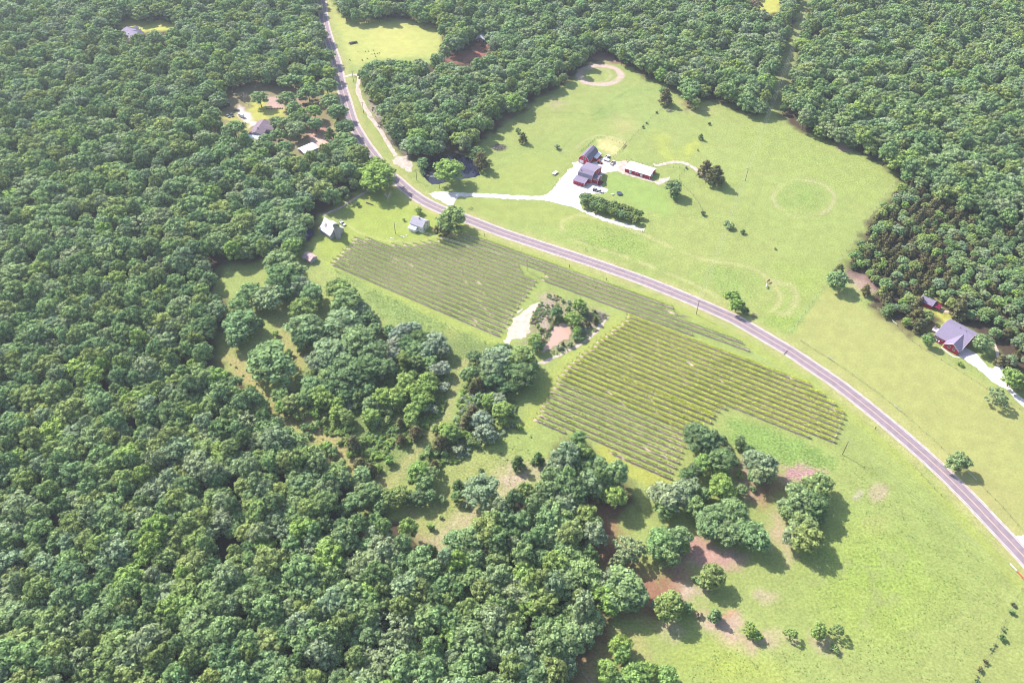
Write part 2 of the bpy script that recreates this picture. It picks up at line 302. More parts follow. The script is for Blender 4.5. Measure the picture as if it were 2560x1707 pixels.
TAN = (.50, .40, .30); PINK = (.50, .33, .30); REDSOIL = (.30, .13, .10); LAWN = (.30, .36, .075); DEEP = (.15, .25, .065); YEL = (.44, .44, .10); DRY = (.43, .38, .17)
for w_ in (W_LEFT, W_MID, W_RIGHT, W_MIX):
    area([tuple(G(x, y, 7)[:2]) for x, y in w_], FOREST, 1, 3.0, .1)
for w_ in HOLES[:1] + HOLES[2:]: area([tuple(G(x, y, 1)[:2]) for x, y in w_], YEL, 1, 3, .2)
area([tuple(G(x, y, 1)[:2]) for x, y in HOLES[1]], REDSOIL, 1, 3, .2, .35)
# beyond the frame: woods all round except the fields' own side
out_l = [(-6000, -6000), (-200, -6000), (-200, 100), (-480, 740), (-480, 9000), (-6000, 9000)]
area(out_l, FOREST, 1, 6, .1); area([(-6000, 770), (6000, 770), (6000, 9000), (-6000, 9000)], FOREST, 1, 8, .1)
# woods-house clearing
area(gp('T', [(1500, 690), (1640, 600), (1720, 540), (1900, 590), (2200, 570), (2330, 640), (2400, 950), (2330, 1040), (2200, 1010), (2060, 1080), (1900, 1010), (1740, 960), (1560, 960), (1510, 860)]), (.24, .20, .11), 1, 4, .3)
area(gp('T', [(1700, 700), (1800, 690), (1950, 740), (1950, 800), (1850, 800), (1760, 840), (1700, 800)]), YEL, .9, 3, .2)
area(gp('T', [(1620, 720), (1660, 740), (1720, 800), (1760, 850), (1700, 870), (1660, 800), (1610, 760)]), (.72, .6, .55), 1, 1.5, .1)
area(gp('T', [(1820, 660), (1930, 650), (1940, 740), (1820, 745)]), PINK, .9, 2, .2); area(gp('T', [(1510, 770), (1640, 790), (1700, 870), (1690, 920), (1560, 850)]), YEL, .7, 3, .2)
area(gp('T', [(1930, 600), (2010, 620), (2120, 760), (2200, 860), (2270, 960), (2230, 1020), (2120, 960), (2080, 800), (2000, 700)]), (.46, .26, .20), 1, 3, .1)
area(gp('T3', [(680, 860), (800, 880), (1000, 1000), (1130, 1050), (1070, 1300), (900, 1260), (820, 1160), (700, 1050)]), (.62, .42, .34), 1, 2, .1)
trail(gp('T', [(2270, 870), (2310, 940), (2352, 1000)]), 2, DRY, .8)
# fields: lawns
area(mix_path(('C4', [(380, 180), (500, 150), (640, 90), (800, 80), (1040, 230), (1280, 300), (1360, 430), (1100, 450), (700, 460), (520, 410), (360, 590), (250, 560), (240, 420), (330, 400), (480, 300)])), LAWN, .75, 3, .12)
area(gp('C2', [(345, 30), (430, 110), (700, 130), (1000, 150), (1130, 235), (1080, 380), (700, 400), (520, 440), (470, 420), (390, 200)]), (.42, .43, .13), .85, 4, .12)
area(gp('C2', [(640, 160), (860, 190), (960, 330), (760, 390), (640, 300)]), (.47, .45, .14), .6, 8, .1)
area(gp('C6', [(230, 690), (560, 880), (880, 1090), (1344, 1400), (1500, 1900), (1000, 1900), (700, 1500), (40, 1000), (120, 850)]), (.345, .35, .125), .85, 3, .06)
area(gp('R5', [(1770, -60), (2000, 60), (2352, 300), (2500, 500), (2290, 560), (2000, 260)]), (.345, .34, .125), .8, 3, .06)
area(gp('C2', [(1480, 1180), (1700, 1060), (1950, 1090), (1780, 1330), (1340, 1310), (1260, 1240), (1400, 1200)]), (.30, .35, .10), .8, 5, .06)
area(gp('C2', [(1190, 1350), (1800, 1375), (2300, 1480), (2352, 1559), (1900, 1540), (1500, 1500), (1270, 1450), (1180, 1400)]), (.30, .345, .10), .7, 5, .08)
area(gp('FA', [(1100, 740), (1400, 760), (2080, 980), (2300, 1000), (2352, 1568), (1900, 1500), (1500, 1290), (1080, 1110), (1110, 1050), (1090, 900)]), (.26, .36, .10), .8, 2, .06)
area(gp('FA', [(850, 60), (1100, 30), (1400, 100), (1440, 180), (1200, 410), (970, 320), (900, 200)]), (.50, .46, .20), .8, 2, .2, .25)
area(gp('C3', [(470, 650), (530, 680), (540, 760), (600, 810), (540, 820), (500, 740)]), (.40, .43, .09), .7, 5, .2, .3); area(gp('C3', [(650, 730), (700, 700), (680, 770), (650, 810), (620, 790)]), (.42, .44, .08), .75, 4, .2, .3)
area(gp('C3', [(300, 430), (480, 400), (600, 470), (560, 640), (400, 700), (260, 640), (200, 560)]), (.27, .34, .11), .6, 10, .5); area(gp('N', [(420, 1050), (600, 1060), (560, 1190), (430, 1180)]), DEEP, .5, 6, .8, .4)
area(gp('N', [(560, 1180), (760, 1150), (840, 1270), (660, 1330)]), DRY, .6, 8, .3, .3); area(gp('N', [(1240, 1000), (1330, 1010), (1600, 1090), (1400, 1110), (1280, 1050)]), DRY, .6, 8, .3, .3)
area(gp('N', [(0, 960), (110, 1000), (90, 1070), (0, 1060)]), PINK, .4, 5, .3, .3)
area(ell('C3', 1225, 1000, 90, 60), (.22, .32, .08), .7, 10, .9, .3)
for cr, pts, c, s in [('C3', [(900, 560), (1300, 700), (1650, 850), (1700, 900), (1600, 1050), (1400, 960), (1000, 800), (850, 700)], (.30, .36, .10), .5),
                      ('C5', [(380, 0), (700, 40), (880, 120), (850, 220), (600, 200), (400, 110)], (.24, .33, .08), .7), ('C5', [(1250, 290), (1480, 310), (1620, 400), (1580, 480), (1400, 460), (1220, 380)], (.24, .34, .09), .75),
                      ('C5', [(1700, 600), (1860, 610), (1880, 690), (1750, 700)], (.26, .37, .07), .7), ('C5', [(1800, 300), (2000, 340), (2050, 450), (1900, 500)], (.28, .36, .08), .6)]:
    area(gp(cr, pts), c, s, 8, .9, .3, 31)
# roadside strips
rl = [np.array(q) for q in road]
def offs(d, a=0, b=None):
    o = []; p = rl[a:b]
    for i in range(len(p)):
        t = p[min(i + 1, len(p) - 1)] - p[max(i - 1, 0)]; t = t / (np.hypot(*t) + 1e-9); o.append(tuple(p[i] + np.array([-t[1], t[0]]) * d))
    return o
trail(offs(-6.2), 4.0, DRY, .55, 3, .2, 41); trail(offs(6.0), 4.0, DRY, .45, 3, .25, 42); trail(offs(-11), 4.5, (.33, .37, .09), .6, 3)
trail(gp('C4', [(345, 610), (700, 780), (1000, 930), (1300, 1070), (1500, 1160), (1540, 1120)]), 7, (.32, .37, .085), .7, 2)
trail(gp('B', [(1780, -30), (1900, 60), (2050, 140), (2180, 200)]), 8, (.36, .37, .08), .8, 3); trail(gp('K', [(0, 880), (130, 640), (300, 350), (520, 170), (760, 0)]), 7, (.33, .37, .09), .7, 4)
# tracks and rings
def ringtrail(cr, x, y, rx, ry, w, c, s, br=.2): p = ell(cr, x, y, rx, ry, 40); trail(p + [p[0]], w, c, s, 1.6, br, int(x))
ringtrail('N', 470, 735, 205, 92, 5.5, (.52, .40, .34), 1, .05); ringtrail('N', 440, 740, 130, 68, 1.5, TAN, .5)
ringtrail('C3', 1235, 1000, 152, 90, 4, (.38, .39, .15), .35, .2); ringtrail('C3', 1235, 1005, 155, 88, 1.4, TAN, .45, .4)
trail(smooth(gp('C5', [(850, 70), (600, -10), (420, -60), (300, -30), (290, 40), (330, 90), (450, 140), (700, 220), (1000, 330), (1200, 420), (1400, 520), (1600, 600), (1720, 600), (1780, 520), (1760, 450), (1700, 380), (1620, 320), (1500, 280), (1300, 250), (1100, 190), (850, 70)]), 5), 2.2, (.46, .42, .20), .55, 2, .25)
trail(smooth(gp('C5', [(1700, 380), (1750, 400), (1850, 420), (1890, 500), (1850, 600), (1780, 620)]), 5), 3, (.46, .41, .22), .5, 3, .2)
trail(smooth(gp('FA', [(200, 280), (330, 300), (450, 270), (600, 130), (760, 20), (900, -10), (1200, 30), (1430, 110)]), 5), 1.6, (.40, .38, .2), .7, 1.5, .2)
trail(smooth(gp('FA', [(220, 200), (330, 90), (470, -20)]), 5), 1, DEEP, .6, 1, .2); trail(smooth(gp('FA', [(530, 320), (680, 230), (830, 80)]), 4), .8, DEEP, .9, 1)
trail(smooth(gp('YA', [(640, 380), (900, 520), (1200, 600), (1500, 630), (1800, 590), (1920, 510), (1930, 400)]), 5), .8, (.48, .46, .2), .7, .8); trail(smooth(gp('YA', [(640, 360), (880, 495), (1190, 575), (1500, 605), (1780, 565)]), 5), .7, (.42, .42, .18), .5, .8)
trail(gp('N', [(0, 1100), (230, 1105), (400, 1140), (560, 1000), (760, 890), (1000, 880)]), 1.5, DEEP, .55, 2, .2)
trail(gp('C3', [(1130, 1156), (1560, 1110), (1650, 990), (1700, 920)]), 1.5, (.30, .36, .12), .6, 1); trail(gp('C5', [(1850, 740), (1950, 600), (2070, 440), (2180, 280)]), 2.5, (.25, .35, .10), .6, 2, .2)
for q in range(9): trail(gp('FA', [(900 + q * 45, 90 + q * 12), (930 + q * 45, 250 + q * 14)]), .8, (.60, .56, .28), .6, .8)
# bare and rough patches
area(gp('C3', [(1395, 705), (1440, 700), (1480, 720), (1480, 755), (1430, 762), (1395, 740)]), PINK, 1, 1.5, .2); area(ell('C3', 1440, 728, 34, 18), (.55, .43, .27), .9, 2, .2)
area(gp('R5', [(690, 100), (760, 65), (850, 65), (1000, 120), (980, 150), (860, 150), (780, 200), (700, 170)]), (.42, .25, .24), 1, 2, .9, .1)
area(ell('R5', 1360, 250, 40, 45), PINK, .8, 3, .5, .3); area(ell('R5', 1240, 288, 20, 15), (.55, .45, .4), .9, 2); area(ell('R5', 1330, 480, 60, 25), DRY, .6, 4, .4, .2)
area(gp('G7', [(1100, 700), (1350, 620), (1450, 760), (1300, 900), (1150, 950), (1060, 880)]), REDSOIL, .7, 4, .5, .3); area(gp('G7', [(940, 460), (1020, 520), (1060, 640), (1120, 740), (1150, 860), (1060, 860), (960, 700), (880, 560)]), (.44, .27, .22), .9, 4, .5, .1)
area(gp('G7', [(1270, 1050), (1450, 1060), (1450, 1250), (1500, 1450), (1450, 1560), (1300, 1300)]), (.46, .33, .24), .8, 4, .5, .2); area(gp('G7', [(400, 1330), (700, 1400), (1000, 1500), (900, 1650), (500, 1700), (380, 1560)]), (.44, .28, .23), .95, 4, .4, .15)
area(gp('R5', [(-60, 520), (120, 560), (300, 680), (200, 740), (60, 720), (0, 900), (-120, 700)]), (.45, .26, .21), .9, 4, .4, .2)
area(gp('B', [(1700, 300), (1870, 300), (1880, 600), (2060, 800), (2300, 800), (2352, 940), (2200, 1100), (2100, 1130), (1850, 1050), (1720, 1350), (1700, 1560), (1560, 1600), (1600, 1400), (1700, 1200), (1740, 800), (1700, 600)]), REDSOIL, .85, 5, .4, .15)
area(gp('B', [(1600, 1400), (1850, 1200), (2000, 1200), (2100, 1560), (1600, 1600)]), (.40, .33, .15), .7, 5, .5, .3); area(ell('B', 2250, 1200, 60, 30), (.5, .38, .28), .9, 3)
area(gp('R5', [(0, 880), (200, 900), (160, 1000), (60, 1010), (-80, 980)]), (.50, .38, .30), .8, 3, .3, .3); area(gp('R5', [(130, 1090), (400, 1100), (420, 1230), (700, 1240), (760, 1270), (500, 1320), (340, 1310), (180, 1200)]), (.47, .33, .26), .9, 3, .3, .25)
area(ell('R5', 580, 970, 50, 28), PINK, .7, 3, .3, .2); area(ell('R5', 330, 1090, 30, 20), (.5, .24, .18), .8, 2); area(gp('R5', [(900, 1240), (1060, 1260), (1080, 1370), (960, 1340)]), (.47, .34, .26), .7, 3, .3, .3)
area(gp('R5', [(1240, 480), (1560, 620), (1800, 900), (1500, 1300), (1100, 1200), (900, 900), (1000, 650)]), (.29, .39, .065), .55, 12, .8, .35); area(gp('R5', [(300, 1330), (500, 1400), (700, 1500), (300, 1559), (0, 1400)]), (.36, .41, .07), .6, 8, .6, .3)
area(gp('J', [(330, 640), (430, 640), (650, 720), (900, 830), (1080, 896), (700, 1000), (500, 896), (300, 800)]), (.22, .325, .085), .9, 3, 1.0); area(gp('G7', [(900, 60), (1200, 60), (1700, 250), (2000, 480), (1900, 560), (1500, 480), (1250, 380), (1000, 200)]), (.22, .325, .085), .9, 3, 1.0, .12)
area(gp('C4', [(350, 620), (700, 800), (1000, 950), (1400, 1130), (1540, 1170), (1500, 1200), (1300, 1180), (1100, 1140), (1000, 1040), (760, 1000), (650, 960), (560, 780), (430, 700)]), (.235, .32, .10), .85, 4, 1.0, .1)
area(ell('C4', 1160, 1080, 50, 40), (.42, .42, .13), .8, 4, .5, .2)
area(gp('M', [(560, 640), (700, 560), (1000, 560), (1100, 330), (1700, 400), (1900, 560), (1560, 700), (1500, 1100), (1400, 1300), (1000, 1400), (800, 1150), (600, 950), (450, 800)]), (.17, .22, .075), .8, 6, 1.0, .1)
area(gp('M', [(20, 480), (150, 560), (260, 720), (380, 900), (640, 950), (800, 1080), (900, 1200), (1100, 1400), (1200, 1500), (1000, 1450), (800, 1230), (500, 1020), (330, 900), (180, 740), (20, 560)]), (.36, .30, .13), .9, 3, .7, .1)
trail(gp('M', [(1020, 260), (1110, 470), (1200, 600), (1300, 680)]), 5, (.36, .32, .15), .8, 3, .1); trail(gp('M', [(1660, 560), (1560, 720), (1510, 930), (1400, 1070), (1230, 1270), (1130, 1400)]), 6, (.33, .33, .13), .8, 3, .1)
area(gp('B', [(420, 400), (700, 130), (760, 0), (1150, 0), (1400, 60), (1240, 200), (1050, 260), (930, 430), (700, 560), (620, 640), (500, 520)]), (.30, .32, .11), .8, 6, .8, .1)
area(gp('B', [(1100, 60), (1380, 60), (1300, 150), (1040, 280), (1060, 200)]), (.50, .38, .30), .85, 4, .6, .25); area(gp('B', [(780, 430), (1000, 350), (960, 420), (700, 560), (600, 700), (560, 640)]), (.46, .37, .25), .85, 4, .6, .2)
area(gp('B', [(430, 390), (540, 540), (620, 640), (580, 720), (500, 560)]), (.36, .25, .18), .8, 3, .4); area(gp('C4', [(0, 850), (60, 1050), (200, 1250), (130, 1350), (0, 1150)]), (.33, .29, .12), .8, 5, .6)
area(gp('Bc', [(770, 450), (880, 480), (950, 500), (1100, 570), (1270, 630), (1220, 700), (1080, 860), (900, 960), (780, 940), (640, 880), (480, 880), (600, 780), (640, 620), (700, 530)]), (.27, .26, .14), .95, 2, .8, .12)
area(gp('Bc', [(740, 460), (830, 470), (860, 560), (800, 640), (790, 760), (730, 800), (690, 700), (650, 640), (690, 540)]), (.40, .31, .26), .8, 2, .8, .25)
area(gp('Bc', [(1130, 600), (1270, 630), (1220, 700), (1130, 720)]), (.40, .33, .32), .9, 2, .6, .15)
area(gp('C2', [(600, 660), (680, 760), (780, 900), (920, 1040), (880, 1060), (740, 920), (620, 760)]), (.40, .33, .30), .8, 3, .7, .2)
area(gp('N', [(340, 560), (560, 500), (760, 620), (620, 620), (420, 610)]), (.30, .17, .15), .8, 4, .4); area(gp('C2', [(1420, 850), (1600, 740), (1680, 700), (1620, 780), (1440, 870)]), (.32, .19, .15), .7, 3, .4)
area(gp('C3', [(1040, 560), (1130, 570), (1190, 330), (1260, 100), (1290, -60), (1225, -60), (1170, 200), (1100, 400)]), (.27, .30, .12), .9, 3, .6, .1)
area(gp('C6', [(350, 640), (460, 640), (520, 740), (430, 740)]), PINK, .6, 4, .5, .2)
col[..., :3] *= (.92 + .16 * n3)[..., None] * .85
me = bpy.data.meshes.new('ground'); nv = nx * ny; me.vertices.add(nv)
vco = np.zeros((nv, 3), np.float32); vco[:, 0] = GX.ravel(); vco[:, 1] = GY.ravel(); me.vertices.foreach_set('co', vco.ravel())
ii = (np.arange(ny - 1)[:, None] * nx + np.arange(nx - 1)[None, :]).ravel(); q = np.stack([ii, ii + 1, ii + nx + 1, ii + nx], 1).astype(np.int32)
me.loops.add(q.size); me.loops.foreach_set('vertex_index', q.ravel()); me.polygons.add(len(q)); me.polygons.foreach_set('loop_start', np.arange(0, q.size, 4, dtype=np.int32))
me.update(); at = me.attributes.new('col', 'FLOAT_COLOR', 'POINT'); at.data.foreach_set('color', col.ravel())
gm = bpy.data.materials.new('grass_ground'); gm.use_nodes = True; nt = gm.node_tree; n = nt.nodes; l = nt.links
b = n['Principled BSDF']; b.inputs['Roughness'].default_value = .95; b.inputs['Specular IOR Level'].default_value = .1
ca = n.new('ShaderNodeAttribute'); ca.attribute_name = 'col'; geo = n.new('ShaderNodeNewGeometry')
nz = n.new('ShaderNodeTexNoise'); nz.inputs['Scale'].default_value = .9; nz.inputs['Detail'].default_value = 6; nz.inputs['Roughness'].default_value = .7; l.new(geo.outputs['Position'], nz.inputs['Vector'])
nb = n.new('ShaderNodeTexNoise'); nb.inputs['Scale'].default_value = .12; nb.inputs['Detail'].default_value = 5; l.new(geo.outputs['Position'], nb.inputs['Vector'])
mr = n.new('ShaderNodeMapRange'); mr.inputs[1].default_value = .3; mr.inputs[2].default_value = .7; mr.inputs[3].default_value = .40; mr.inputs[4].default_value = 1.60; l.new(nz.outputs[0], mr.inputs[0])
lo = n.new('ShaderNodeMath'); lo.operation = 'MULTIPLY_ADD'; lo.inputs[1].default_value = .8; lo.inputs[2].default_value = .22; l.new(ca.outputs['Alpha'], lo.inputs[0])
mm = n.new('ShaderNodeMix'); mm.data_type = 'FLOAT'; mm.inputs[2].default_value = 1; l.new(lo.outputs[0], mm.inputs[0]); l.new(mr.outputs[0], mm.inputs[3])
mb2 = n.new('ShaderNodeMapRange'); mb2.inputs[1].default_value = .3; mb2.inputs[2].default_value = .7; mb2.inputs[3].default_value = .97; mb2.inputs[4].default_value = 1.03; l.new(nb.outputs[0], mb2.inputs[0])
m3 = n.new('ShaderNodeMath'); m3.operation = 'MULTIPLY'; l.new(mm.outputs[0], m3.inputs[0]); l.new(mb2.outputs[0], m3.inputs[1])
vm = n.new('ShaderNodeVectorMath'); vm.operation = 'SCALE'; l.new(ca.outputs['Color'], vm.inputs[0]); l.new(m3.outputs[0], vm.inputs['Scale']); l.new(vm.outputs[0], b.inputs['Base Color'])
bp = n.new('ShaderNodeBump'); bp.inputs['Distance'].default_value = .5; l.new(nz.outputs[0], bp.inputs['Height']); l.new(ca.outputs['Alpha'], bp.inputs['Strength']); l.new(bp.outputs[0], b.inputs['Normal'])
tag(link('ground', me, gm), kind='structure')

# ---------------------------------------------------------------- vineyard
def clip_rows(p0, p1, poly, step=1.0):
    p0 = np.array(p0); p1 = np.array(p1); L = np.hypot(*(p1 - p0)); t = np.arange(0, L, step) / L; xy = p0 + (p1 - p0) * t[:, None]
    ins = inside(poly, xy[:, 0], xy[:, 1]); runs = []; s = None
    for i, k in enumerate(ins):
        if k and s is None: s = i
        if not k and s is not None: runs.append((s, i - 1)); s = None
    if s is not None: runs.append((s, len(ins) - 1))
    return [(xy[a], xy[b_]) for a, b_ in runs if b_ - a >= 6]
polyL = mix_path(('A', [(-12, 232), (-8, 222), (18, 196), (46, 168), (72, 143), (98, 118), (122, 88), (150, 62), (176, 36), (196, 6), (215, 2), (430, 66), (545, 74), (640, 74), (700, 64), (770, 54), (820, 42), (865, 44)]),
                 ('E', [(60, 180), (150, 170), (240, 190), (410, 250)]), ('C5', [(0, 200), (500, 370), (1045, 570), (1060, 592), (1090, 632), (1560, 832), (1575, 850), (1570, 880), (1300, 800), (1000, 700), (735, 606), (400, 482)]),
                 ('Bc', [(1100, 478), (900, 425), (800, 395), (712, 352), (705, 335), (735, 320), (728, 306), (742, 300), (690, 262), (625, 228), (545, 210), (535, 236), (555, 268), (572, 292), (620, 320), (674, 352), (655, 385), (630, 420), (605, 452), (588, 484), (563, 517), (535, 546), (519, 580), (499, 612), (474, 643), (446, 678), (433, 710), (404, 742), (384, 775), (358, 808), (330, 806)]),
                 ('A', [(1240, 800), (640, 540), (250, 356), (40, 262)]))
polyR = mix_path(('K', [(35, 848), (45, 822), (68, 790), (92, 752), (112, 715), (132, 680), (155, 645), (178, 605), (198, 568), (222, 532), (244, 497), (264, 463), (282, 430), (306, 395), (340, 360), (385, 332), (415, 305), (460, 278), (500, 246), (530, 218), (555, 190), (605, 163), (635, 138), (680, 108), (700, 84), (740, 54), (770, 28), (815, -5)]),
                 ('C5', [(735, 618), (1000, 712), (1300, 812), (1580, 895), (1600, 880), (1700, 925), (1820, 996), (1920, 1066), (2040, 1134), (2110, 1198), (2190, 1264), (2215, 1296), (2218, 1350), (2188, 1412), (2168, 1448), (2152, 1478), (2140, 1516), (1900, 1432), (1700, 1355), (1500, 1272), (1440, 1245), (1395, 1262)]),
                 ('J', [(340, 545), (300, 552), (262, 585), (225, 620), (205, 652), (155, 686), (60, 700), (40, 740)]),
                 ('Q', [(1195, 284), (1125, 310), (1065, 340), (1015, 390), (965, 435), (972, 502), (948, 555), (918, 615), (903, 675), (873, 730), (842, 790), (826, 850), (795, 896)]), ('B', [(2240, 178), (2180, 160), (1860, 12)]), ('Q', [(0, 520), (-200, 400)]), ('K', [(250, 935)]))
g0 = P('C5', 0, 205); g1 = P('C5', 1040, 575); a0 = P('C4', 360, 606); a1 = P('C4', 1500, 1094)
def yat(p, q_, x): return p.y + (q_.y - p.y) / (q_.x - p.x) * (x - p.x)
ORD = ['first', 'second', 'third', 'fourth', 'fifth', 'sixth', 'seventh', 'eighth', 'ninth', 'tenth', 'eleventh', 'twelfth', 'thirteenth', 'fourteenth', 'fifteenth', 'sixteenth', 'seventeenth', 'eighteenth', 'nineteenth', 'twentieth',
       'twenty-first', 'twenty-second', 'twenty-third', 'twenty-fourth', 'twenty-fifth', 'twenty-sixth', 'twenty-seventh', 'twenty-eighth', 'twenty-ninth', 'thirtieth']
soil = MB()
def quads_mesh(name, cen, nrm, size, shade, m, parent):
    """leaf quads: centre, normal, half size, shade"""
    k = len(cen); nrm = nrm / (np.linalg.norm(nrm, axis=1, keepdims=True) + 1e-9); r = rng.normal(size=(k, 3)); u = np.cross(nrm, r); u /= np.linalg.norm(u, axis=1, keepdims=True) + 1e-9; w = np.cross(nrm, u)
    u *= size[:, None]; w *= size[:, None] * .8
    v = np.stack([cen - u - w, cen + u - w, cen + u + w, cen - u + w], 1).reshape(-1, 3)
    return leaf_mesh(name, v, np.arange(4 * k).reshape(-1, 4), np.repeat(shade, 4))
def leaf_mesh(name, v, f, shade):
    me = bpy.data.meshes.new(name); me.vertices.add(len(v)); me.vertices.foreach_set('co', v.astype(np.float32).ravel()); f = f.astype(np.int32); k = f.shape[1]
    me.loops.add(f.size); me.loops.foreach_set('vertex_index', f.ravel()); me.polygons.add(len(f)); me.polygons.foreach_set('loop_start', np.arange(0, f.size, k, dtype=np.int32)); me.update()
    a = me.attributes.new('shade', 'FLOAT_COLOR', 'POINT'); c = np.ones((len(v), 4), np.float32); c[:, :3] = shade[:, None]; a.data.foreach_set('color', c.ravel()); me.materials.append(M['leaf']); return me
def vine_row(a, b_, label, group, bright):
    a = np.array(a); b_ = np.array(b_); d = b_ - a; L = float(np.hypot(*d)); ang = math.atan2(d[1], d[0])
    root = empty('vine_row', (a[0], a[1], 0), ang, label, 'vine row', group)
    s = np.array([math.cos(ang), math.sin(ang)]); nrm = np.array([-s[1], s[0]])
    K = int(L / 2) + 1; v = []
    for i in range(K + 1):
        t = min(i * L / K, L); c = a + s * t; wob = .12 * math.sin(t * .7 + a[0]); w = .74 + rnd.uniform(-.10, .12)
        v += [(*(c + nrm * (w + wob)), .03), (*(c - nrm * (w - wob)), .03)]
    soil.add(v, [(2 * i + 1, 2 * i + 3, 2 * i + 2, 2 * i) for i in range(K)])
    wd = .36 if bright[1] >= 1 else .27; k = int(L * 36); t = rng.uniform(.6, L - .4, k); gap = vnoise(t, np.full(k, a[1] * 3.1), 3.2, 77); vig = .68 + .4 * vnoise(t, np.full(k, a[1]), 22, 78)
    keep = (gap > .08) & (rng.random(k) < vig * bright[1]); t = t[keep]; k = len(t)
    yy = rng.normal(0, wd, k); zz = rng.uniform(.95, 1.85, k); cen = np.stack([t, yy, zz], 1); nr_ = np.stack([rng.normal(0, .5, k), yy * 2.2 + rng.normal(0, .4, k), np.full(k, .55) + rng.normal(0, .4, k)], 1)
    me_ = quads_mesh('vine_foliage', cen, nr_, rng.uniform(.14, .30, k), rng.uniform(.75, 1.35, k), 'leaf', root)
    o = bpy.data.objects.new('vine_foliage', me_); C.objects.link(o); o.parent = root; o['tint'] = bright[0]
    tr = MB()
    for i in range(int(L / 6) + 1): tr.tube((min(i * 6 + .2, L), 0, 0), (min(i * 6 + .2, L), 0, 1.8), .05, n=4)
    tr.tube((.2, 0, 1.0), (L - .1, 0, 1.0), .025, n=3); tr.tube((.2, 0, 1.7), (L - .1, 0, 1.7), .02, n=3); tr.build('trellis', 'wood', root)
    for i in (0, L): MB().tube((i, 0, 0), (i + (-.5 if i == 0 else .5), 0, 1.9), .08, n=5).build('end_post', 'wood', root)
NL = 19
rowsL = []
for k in range(NL + 1):
    t = k / NL; pts = []
    for x in (-125, 175): pts.append((x, yat(g0, g1, x) * (1 - t) + yat(a0, a1, x) * t))
    for a, b_ in clip_rows(pts[0], pts[1], polyL): rowsL.append((k, a, b_))
cnt = {}
for k, a, b_ in rowsL: cnt[k] = cnt.get(k, 0) + 1
for k, a, b_ in rowsL:
    side = ''
    if cnt[k] > 1: side = ', part on the road side of the gap' if a[0] > 0 else ', part on the barn side of the gap'
    vine_row(a, b_, f'grapevine row, {ORD[k]} below the road, upper vineyard{side}', 'grapevine rows of the upper block', ((.44, .54, .16), .95))
yb0 = yat(g0, g1, 17) * (1 - 4 / NL) + yat(a0, a1, 17) * 4 / NL
NR = 28; rowsR = []
for k in range(1, NR + 1):
    y = yb0 - k * (yb0 - 243.2) / NR; sl_k = math.tan(R(-30.4 + (.9 if k > 14 else 0.0)))
    for a, b_ in clip_rows((0, y + (0 - 17) * sl_k), (180, y + (180 - 17) * sl_k), polyR): rowsR.append((k, a, b_))
cnt = {}
for k, a, b_ in rowsR: cnt[k] = cnt.get(k, 0) + 1
seen_ = {}
for k, a, b_ in sorted(rowsR, key=lambda q_: (q_[0], q_[1][0])):
    side = ''; i_ = seen_[k] = seen_.get(k, -1) + 1
    if cnt[k] > 1: side = [', left piece', ', right piece'][i_] if cnt[k] == 2 else [', left piece', ', middle piece', ', right piece', ', far right piece'][min(i_, 3)]
    vine_row(a, b_, f'yellow-green grapevine row, {ORD[k - 1]} from the top, of the lower vineyard{side}', 'grapevine rows of the lower block', ((.56, .62, .11) if k < 20 else (.46, .55, .13), 1.0 if k < 20 else .75))
tag(soil.build('vineyard_soil', 'vine_soil'), kind='structure')
